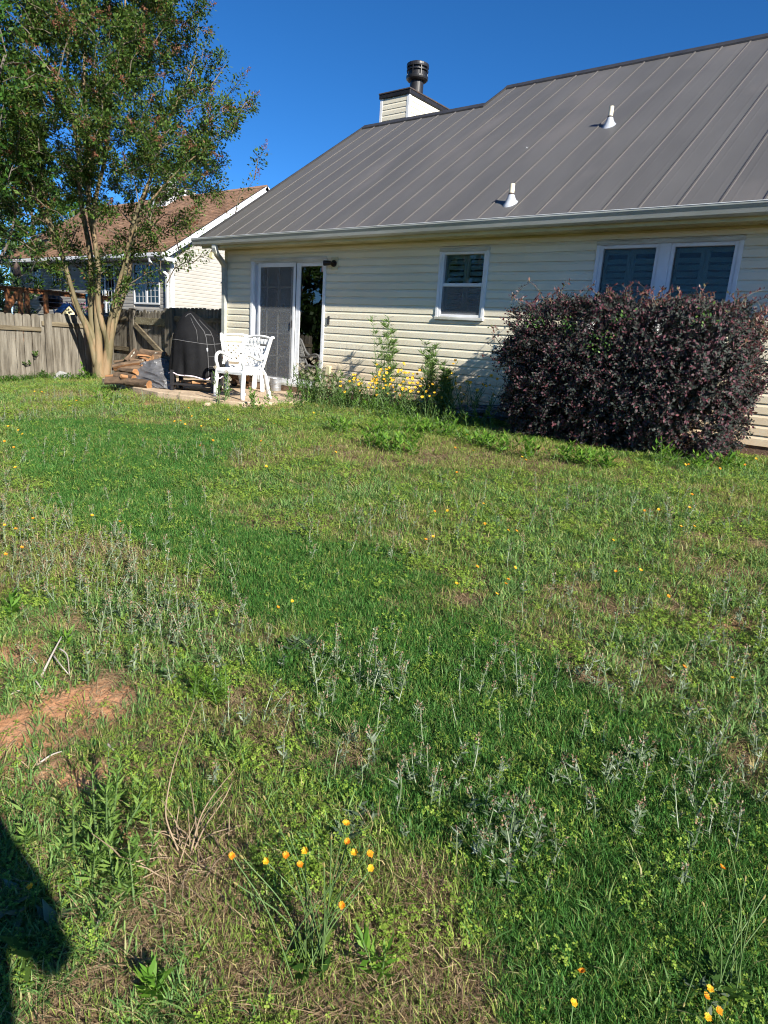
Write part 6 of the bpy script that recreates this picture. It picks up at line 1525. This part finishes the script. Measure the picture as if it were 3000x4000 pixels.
WEEDS = [(1330, 1690), (1440, 1745), (1480, 1700), (1520, 1760), (1575, 1775), (1590, 1735), (1600, 1690), (1660, 1690), (1720, 1700), (1780, 1712), (1850, 1735), (1905, 1752), (1960, 1765), (2080, 1790), (2190, 1800), (2270, 1815), (2330, 1830), (2600, 1815), (2720, 1835), (2860, 1840)]
for i, (sx_, sy_) in enumerate(WEEDS):
    leafy_weed(G(sx_, sy_), f'bright leafy weed clump, {nth(i)} along the top of the lawn', 9, .15+.07*pr_.uniform(), .080, .28, l_weed, 'bright leafy weeds at the top of the lawn', spread=.14, lean=.5, per=11)
leafy_weed(G(*Cz(660, 985)), 'bright green whorled leafy weed at the bottom left of centre', 3, .06, .055, .24, l_weed, spread=.02, lean=.15, per=16)
leafy_weed(G(*Cz(1635, 930)), 'slender bright leafy weed right of the orange-flowered clump', 2, .10, .055, .20, l_weed, spread=.02, lean=.2, per=18)
leafy_weed(G(400, 3310), 'tallest bushy narrow-leaved weed casting a shadow, lower left', 10, .27, .040, .17, l_shrub, spread=.07, lean=.20, per=40, name='bushy_weed')
leafy_weed(G(500, 3470), 'bushy narrow-leaved weed just above the bottom left corner', 12, .17, .042, .17, l_shrub, spread=.11, lean=.35, per=30, name='bushy_weed')
leafy_weed(G(110, 3290), 'small narrow-leaved weed on bare clay at the left edge', 3, .11, .042, .17, l_shrub, spread=.03, per=20, name='bushy_weed')
leafy_weed(G(890, 2950), 'narrow-leaved weed beside the dry grass stems', 5, .13, .04, .18, l_shrub, spread=.05, per=18, name='bushy_weed')
leafy_weed(G(65, 2420), 'whorled green weed at the left edge above the clay', 2, .12, .075, .2, l_weed, spread=.02, lean=.1, per=18)
leafy_weed(G(255, 2530), 'yellow-green upright weed between clay and cudweed', 2, .09, .06, .2, l_lime, spread=.02, lean=.15, per=14)
for (sx_, sy_, lb) in ((880, 2745, 'lime green feathery weed, tallest of its little group'), (770, 2745, 'small lime green feathery weed left of its taller neighbour')):
    leafy_weed(G(sx_, sy_), lb, 5, .13, .035, .10, l_lime, spread=.05, lean=.3, per=60, name='feathery_weed')
leafy_weed(G(870, 1585), 'tall weed with small white flowers in front of near chair', 6, .42, .07, .28, l_weedd, spread=.10, lean=.18, per=22, flowers=H_yar, nfl=6)
leafy_weed(G(1000, 1600), 'leafy weed clump at the patio edge right of near chair', 9, .28, .065, .3, l_weed, spread=.18, lean=.35, per=16)
leafy_weed(G(1190, 1605), 'low leafy weed clump below the sliding door', 8, .18, .055, .32, l_weedd, spread=.2, lean=.4, per=14)
leafy_weed(G(420, 1560), 'low leafy weed clump at the left end of patio', 8, .16, .055, .32, l_weed, spread=.18, lean=.4, per=14)
P = atd(500, 1480, 12.6); leafy_weed((P[0], P[1], float(gz(P[0], P[1]))), 'green sapling between tree and firewood', 4, .50, .10, .32, l_weedd, spread=.10, lean=.2, per=18, name='sapling', cat='sapling')
P = atd(320, 1492, 13.3); leafy_weed((P[0], P[1], float(gz(P[0], P[1]))), 'light green leafy weed at the foot of the tree', 4, .30, .10, .5, l_weed, spread=.12, lean=.35, per=9)
for (sx_, sy_, lb) in ((138, 1390, 'upper small vine sprig on the fence boards'), (105, 1425, 'pale vine sprig, leftmost on the fence boards'), (160, 1462, 'largest dark vine sprig low on the fence')):
    P = onp(sx_, sy_, 0, FX+.06); leafy_weed(P, lb, 4, .10, .06, .6, l_weedd, spread=.05, lean=1.0, per=6, name='vine_sprig', cat='vine')
# --- strap-leaved daylilies along the fence
for i, (sx_, dp) in enumerate(((-40, 12.7), (20, 12.9), (75, 13.0), (130, 13.2), (190, 13.4), (255, 13.3), (340, 13.6))):
    P = atd(sx_, 1495, dp); P[2] = float(gz(P[0], P[1])); o = empty('daylily', tuple(P)); tag(o, f'arching strap-leaved clump, {nth(i)} at the foot of low fence', 'plant', 'strap-leaved clumps by the fence')
    b = MB()
    n = 46; V = []; F = []
    for k in range(n):
        a = pr_.uniform(0, 6.28); s0 = P+np.array([pr_.normal()*.08, pr_.normal()*.12, 0]); L_ = pr_.uniform(.28, .46); dr = np.array([math.cos(a), math.sin(a), 0]); sd_ = np.array([-math.sin(a), math.cos(a), 0]); w_ = .007; pts = [s0+dr*L_*t*.85+np.array([0, 0, L_*(1.25*t-1.15*t*t)]) for t in np.linspace(0, 1, 6)]
        q = len(V)
        for j, p in enumerate(pts): ww = w_*(1-.85*(j/5)**2); V += [p-sd_*ww, p+sd_*ww]
        F += [(q+2*j, q+2*j+1, q+2*j+3, q+2*j+2) for j in range(5)]
    link('leaves', quick_mesh('leaves', np.array(V), np.array(F)), l_strap, o)
# --- flower bed under the small window
def bed(sx, y_, sy=1560): P = onp(sx, sy, 1, y_); return np.array([P[0], y_, float(gz(P[0], y_))])
def feathery(b, h, label, nst, spread, m_=l_feath):
    b = np.array(b); o = empty('feathery_plant', tuple(b)); tag(o, label, 'plant'); LP = []; LA = []; st = MB()
    for i in range(nst):
        s0 = b+np.array([pr_.normal()*.05, pr_.normal()*.04, 0]); d = np.array([pr_.normal()*spread, pr_.normal()*spread*.5, 1]); hh = h*pr_.uniform(.72, 1.03)
        st.tube([s0, s0+d*hh*.5, s0+d*hh], [.006, .0045, .002], 5, cap=False)
        for t in np.linspace(.1, 1, 24):
            for k in range(4): a = pr_.uniform(0, 6.28); LP.append(s0+d*hh*t+pr_.normal(size=3)*.008); LA.append(np.array([math.cos(a), math.sin(a), .45]))
        for t in np.linspace(.3, .95, 6):
            a = pr_.uniform(0, 6.28); e = np.array([math.cos(a), math.sin(a)*.5, .7]); L_ = .16*(1.15-t)*h; s1 = s0+d*hh*t; st.tube([s1, s1+e*L_], [.002, .001], 4, cap=False)
            for f in np.linspace(.2, 1, 10):
                for k in range(3): a2 = pr_.uniform(0, 6.28); LP.append(s1+e*L_*f); LA.append(e*.6+np.array([math.cos(a2), math.sin(a2), .2])*.7)
    st.build('stems', m_gstem, o, fix=False); LP = np.array(LP); n = len(LP); L_ = pr_.uniform(.04, .10, n); foliage(o, LP, np.array(LA), pr_.normal(size=(n, 3))*.5+np.array([0, -.3, .8]), L_, L_*.09+.0025, m_); return o
feathery(bed(1505, -.42), 1.36, 'tallest feathery green plant against the wall', 7, .09)
feathery(bed(1672, -.42), 1.02, 'feathery plant right of the tallest one, below small window', 7, .16)
feathery(bed(1730, -.50), .80, 'shorter feathery plant between flowers and purple bush', 7, .18)
CORE = [(1385, -.75, .42), (1440, -.80, .45), (1490, -.85, .48), (1545, -.85, .55), (1595, -.80, .50), (1640, -.85, .45), (1470, -.65, .58), (1560, -.65, .62), (1770, -.50, .70), (1820, -.55, .66), (1870, -.60, .55), (1700, -.8, .42)]
for i, (sx_, y_, h_) in enumerate(CORE):
    lab = (['leftmost yellow-flowered plant in the wall bed', 'second yellow-flowered plant from the left in the wall bed', 'third yellow-flowered plant from the left in the bed', 'fullest yellow-flowered plant in front of the tallest feathery one', 'yellow-flowered plant right of the fullest one', 'rightmost yellow-flowered plant of the low bed', 'yellow-flowered plant close behind the fullest one, at left', 'yellow-flowered plant close behind the fullest one, at right', 'tall yellow-flowered plant nearest the feathery ones', 'tall yellow-flowered plant, middle one beside the purple bush', 'tall yellow-flowered plant touching the purple bush', 'low yellow-flowered plant in front of the tall ones'])[i]
    leafy_weed(bed(sx_, y_), lab, 9, h_, .075, .13, l_weedd if i % 2 else l_feath, 'yellow flowers along the wall' if i < 8 else 'tall yellow flowers beside the bush', name='coreopsis_plant', spread=.16, lean=.30, per=16, cat='plant', flowers=H_core, nfl=[10, 12, 17, 18, 14, 10, 14, 12, 9, 9, 7, 8][i])
YAR = [(1165, -.75, .46), (1200, -.65, .55), (1230, -.95, .34), (1240, -.60, .60), (1270, -.70, .50), (1290, -.95, .36), (1310, -.60, .56), (1345, -.70, .50), (1400, -.95, .38)]
for i, (sx_, y_, h_) in enumerate(YAR):
    leafy_weed(bed(sx_, y_), f'cream umbel-flowered plant, {nth(i)} in the bed beside the door', 10, h_, .07, .26, l_pale if i % 2 else l_weedd, 'cream umbel flowers beside the door', name='yarrow_plant', spread=.18, lean=.26, per=24, cat='plant', flowers=H_yar, nfl=5)
LOWB = [(1150, -1.25), (1260, -1.3), (1370, -1.3), (1430, -1.1), (1480, -1.3), (1540, -1.05), (1580, -1.2), (1690, -1.15), (1790, -1.0), (1860, -.9)]
for i, (sx_, y_) in enumerate(LOWB):
    leafy_weed(bed(sx_, y_), f'low green foliage clump, {nth(i)} at the front of flower bed', 10, .24, .06, .22, l_weedd if i % 3 else l_weed, 'low foliage at the front of the bed', name='bed_foliage', spread=.24, lean=.5, per=16, cat='plant')
# --- broad flat rosettes, dry grass, sticks
for (sx_, sy_, lb, n_, a_, b_) in ((1350, 3210, 'flat grey-green rosette of lobed leaves at centre left', 110, .025, .055), (1150, 2530, 'dark green rosette in the lush grass', 80, .04, .075), (130, 3660, 'broad leaves in the dark shadow at left', 24, .04, .09), (1190, 2090, 'small dark rosette in the middle of lawn', 24, .05, .09), (2780, 3830, 'grey lichen-like rosette at the lower right', 50, .015, .035)):
    c_ = G(sx_, sy_); o = empty('rosette_weed', tuple(c_)); tag(o, lb, 'weed')
    for k in range(3): rosette_leaves(c_+np.array([pr_.normal()*.05, pr_.normal()*.05, 0]), n_//3, a_, b_, .38, l_grey if k else l_weedd, o)
c_ = G(745, 3345); o = empty('dry_grass_clump', tuple(c_)); tag(o, 'clump of dry straw-coloured stems, some standing tall', 'dry grass')
for k in range(44):
    a = pr_.uniform(0, 6.28); fl = pr_.uniform() < .75; L_ = pr_.uniform(.09, .21); d = np.array([math.cos(a), math.sin(a), pr_.uniform(.05, .35) if fl else pr_.uniform(.8, 2)]); d /= np.linalg.norm(d); s0 = c_+pr_.normal(size=3)*np.array([.05, .05, .004])
    MB().tube([s0, s0+d*L_*.5+np.array([0, 0, .012]), s0+d*L_], [.0022, .0018, .0008], 4, cap=False).build('dry_stem', m_bstem, o, fix=False)
for (pts) in (((700, 3330), (650, 3200), (655, 3100), (690, 2950), (770, 2740)), ((745, 3330), (780, 3200), (830, 3110), (920, 3000)), ((750, 3340), (800, 3230), (870, 3130), (905, 3060)), ((720, 3340), (690, 3240), (700, 3150))):
    P = []
    for j, (sx_, sy_) in enumerate(pts):
        h = [0, .10, .17, .27, .40][j]; P.append(GH(sx_, sy_, h+.001))
    Q = []
    for j, p in enumerate(P):                                          # keep the stem near its own foot
        best = min(np.linspace(.0, .5, 60), key=lambda h: abs((GH(*pts[j], h)[0]-c_[0])*ef[0]+(GH(*pts[j], h)[1]-c_[1])*ef[1]-.03*j)); Q.append(GH(*pts[j], best))
    MB().tube(crom(Q, 4), list(np.linspace(.0032, .0012, (len(Q)-1)*4+1)), 5, cap=False).build('tall_stem', m_bstem, o, fix=False, sm=True)
m_stick = mat('grey_stick', (.40, .36, .31), .85, c2=(.26, .22, .18), scale=12, stretch=(1, 1, 1))
def stick(P, r, label):
    P = [np.array(p) for p in P]; c_ = P[0]; o = empty('twig', tuple(c_)); tag(o, label, 'twig'); MB().tube(crom(P, 4), list(np.linspace(r, r*.5, (len(P)-1)*4+1)), 6).build('stick', m_stick, o, sm=True); return o
def gp2(sx, sy, h=.01): p = G(sx, sy); return p+np.array([0, 0, h])
stick([gp2(160, 2655), gp2(200, 2610, .05), gp2(245, 2560, .09)], .006, 'pale straight stick leaning up from the clay at left')
stick([gp2(125, 2660), gp2(145, 2690, .03), gp2(165, 2705)], .005, 'short pale stick at the foot of the leaning one')
stick([gp2(210, 2600, .05), gp2(240, 2640, .05), gp2(275, 2650)], .004, 'thin forked twig beside the leaning stick')
stick([gp2(235, 2590, .07), gp2(265, 2610, .06), gp2(272, 2645)], .004, 'bent twig right of the leaning stick')
stick([gp2(145, 2998), gp2(200, 2970, .02), gp2(250, 2942)], .004, 'brown twig on bare clay at the left')
stick([gp2(100, 2705), gp2(60, 2720, .02), gp2(30, 2735)], .005, 'brown twig at the far left edge of the clay')
stick([gp2(420, 2915), gp2(440, 2935, .01), gp2(450, 2945)], .005, 'short tan stick in the sparse grass at left')
stick([gp2(370, 3660), gp2(395, 3600, .02), gp2(410, 3560)], .004, 'pale straw stick right of the dark shadow')
# ------------------------------------------------------------------ the person taking the picture (behind the camera, casting the shadow)
m_shirt = mat('dark_shirt', (.05, .06, .09), .8, c2=(.04, .05, .075), scale=8, bump=.2, bscale=30); m_jeans = mat('blue_jeans', (.06, .09, .16), .85, c2=(.045, .07, .13), scale=12)
m_skin = mat('skin', (.55, .33, .23), .5, c2=(.5, .29, .2), scale=10); m_hair = mat('brown_hair', (.05, .03, .018), .6); m_shoe = mat('shoe', (.08, .08, .08), .6)
b0 = np.array([CAM[0], CAM[1], 0])-ef*.36+np.array([.29, .957, 0])*.085; b0[2] = float(gz(b0[0], b0[1]))
def pw(r, f, h): return b0+er*r+ef*f+np.array([0, 0, h])
person = empty('person', tuple(b0)); tag(person, 'person in dark shirt and jeans holding up a phone to photograph the yard', 'person')
def skin_mesh(name, chain, m_, par, root=0, sub=2):
    """chain: list of (point, radius, parent index)"""
    me = bpy.data.meshes.new(name); me.from_pydata([tuple(map(float, c[0])) for c in chain], [(c[2], i) for i, c in enumerate(chain) if c[2] is not None], []); me.update()
    o = link(name, me, m_, par); md = o.modifiers.new('skin', 'SKIN'); md.use_smooth_shade = True
    for i, c in enumerate(chain): v = me.skin_vertices[0].data[i]; r = c[1]; v.radius = (r, r) if np.isscalar(r) else r; v.use_root = (i == root)
    o.modifiers.new('sub', 'SUBSURF').levels = sub; o.modifiers['sub'].render_levels = sub; return o
ck = float(CAM[2]-b0[2])-.02
def pc(r, u, b): return CAM+cr*r+cu*u-cf*b                          # relative to the lens: right, up, back
arm = lambda s: [(pw(s*.19, .0, 1.43), .07), (pw(s*.30, .05, 1.14), .05), (pc(s*.13, -.14, .12), .040), (pc(s*.075, -.035, .050), .028)]
body = [(pw(0, 0, .95), (.15, .11), None), (pw(0, .01, 1.15), (.14, .10), 0), (pw(0, 0, 1.36), (.15, .11), 1), (pw(0, 0, 1.48), (.075, .07), 2), (pw(0, .02, 1.56), (.055, .055), 3), (pw(0, .03, 1.64), (.078, .09), 4), (pw(0, .03, 1.74), (.078, .095), 5), (pw(0, .02, 1.80), (.05, .06), 6)]
k0 = len(body)
for s_ in (-1, 1):
    a = arm(s_); k = len(body); body += [(a[0][0], a[0][1]*.9, 2), (a[1][0], a[1][1]*.9, k), (a[2][0], a[2][1]*.9, k+1), (a[3][0], a[3][1], k+2)]
for s_ in (-1, 1):
    k = len(body); body += [(pw(s_*.10, 0, .86), .085, 0), (pw(s_*.11, .02, .50), .058, k), (pw(s_*.12, -.01, .10), .042, k+1), (pw(s_*.13, .12, .04), .036, k+2)]
skin_mesh('body', body, m_skin, person)
skin_mesh('shirt', [(pw(0, 0, .82), (.20, .15), None), (pw(0, .01, 1.12), (.19, .14), 0), (pw(0, 0, 1.36), (.185, .14), 1), (pw(0, 0, 1.47), (.085, .08), 2), (pw(-.19, 0, 1.43), .080, 2), (pw(-.29, .045, 1.18), .070, 4), (pw(.19, 0, 1.43), .080, 2), (pw(.29, .045, 1.18), .070, 6)], m_shirt, person)
tr_ = [(pw(0, 0, .93), (.165, .125), None)]
for s_ in (-1, 1): k = len(tr_); tr_ += [(pw(s_*.10, 0, .84), .10, 0), (pw(s_*.11, .02, .50), .075, k), (pw(s_*.12, -.01, .11), .066, k+1)]
skin_mesh('trousers', tr_, m_jeans, person)
for s_ in (-1, 1): skin_mesh('shoe', [(pw(s_*.12, -.06, .05), .045, None), (pw(s_*.125, .04, .05), .048, 0), (pw(s_*.135, .17, .035), .038, 1)], m_shoe, person)
skin_mesh('hair', [(pw(0, -.035, 1.66), (.075, .06), None), (pw(0, -.01, 1.77), (.088, .10), 0), (pw(0, .03, 1.825), (.07, .085), 1)], m_hair, person)
for s_ in (-1, 1):
    for j in range(4): skin_mesh('finger', [(pc(s_*.066, -.035+.021*j, .045), .0092, None), (pc(s_*.056, -.03+.021*j, .026), .0085, 0), (pc(s_*.030, -.026+.021*j, .0135), .0072, 1)], m_skin, person, sub=1)
    skin_mesh('thumb', [(pc(s_*.066, -.03, .050), .0115, None), (pc(s_*.046, -.012, .050), .0095, 0), (pc(s_*.026, .006, .040), .0082, 1)], m_skin, person, sub=1)
ph_ = MB().obox(pc(0, .0, .026), cr, cf, cu, (.037, .004, .078), .003).build('phone', m_black); tag(ph_, 'dark phone held upright in both hands', 'phone')
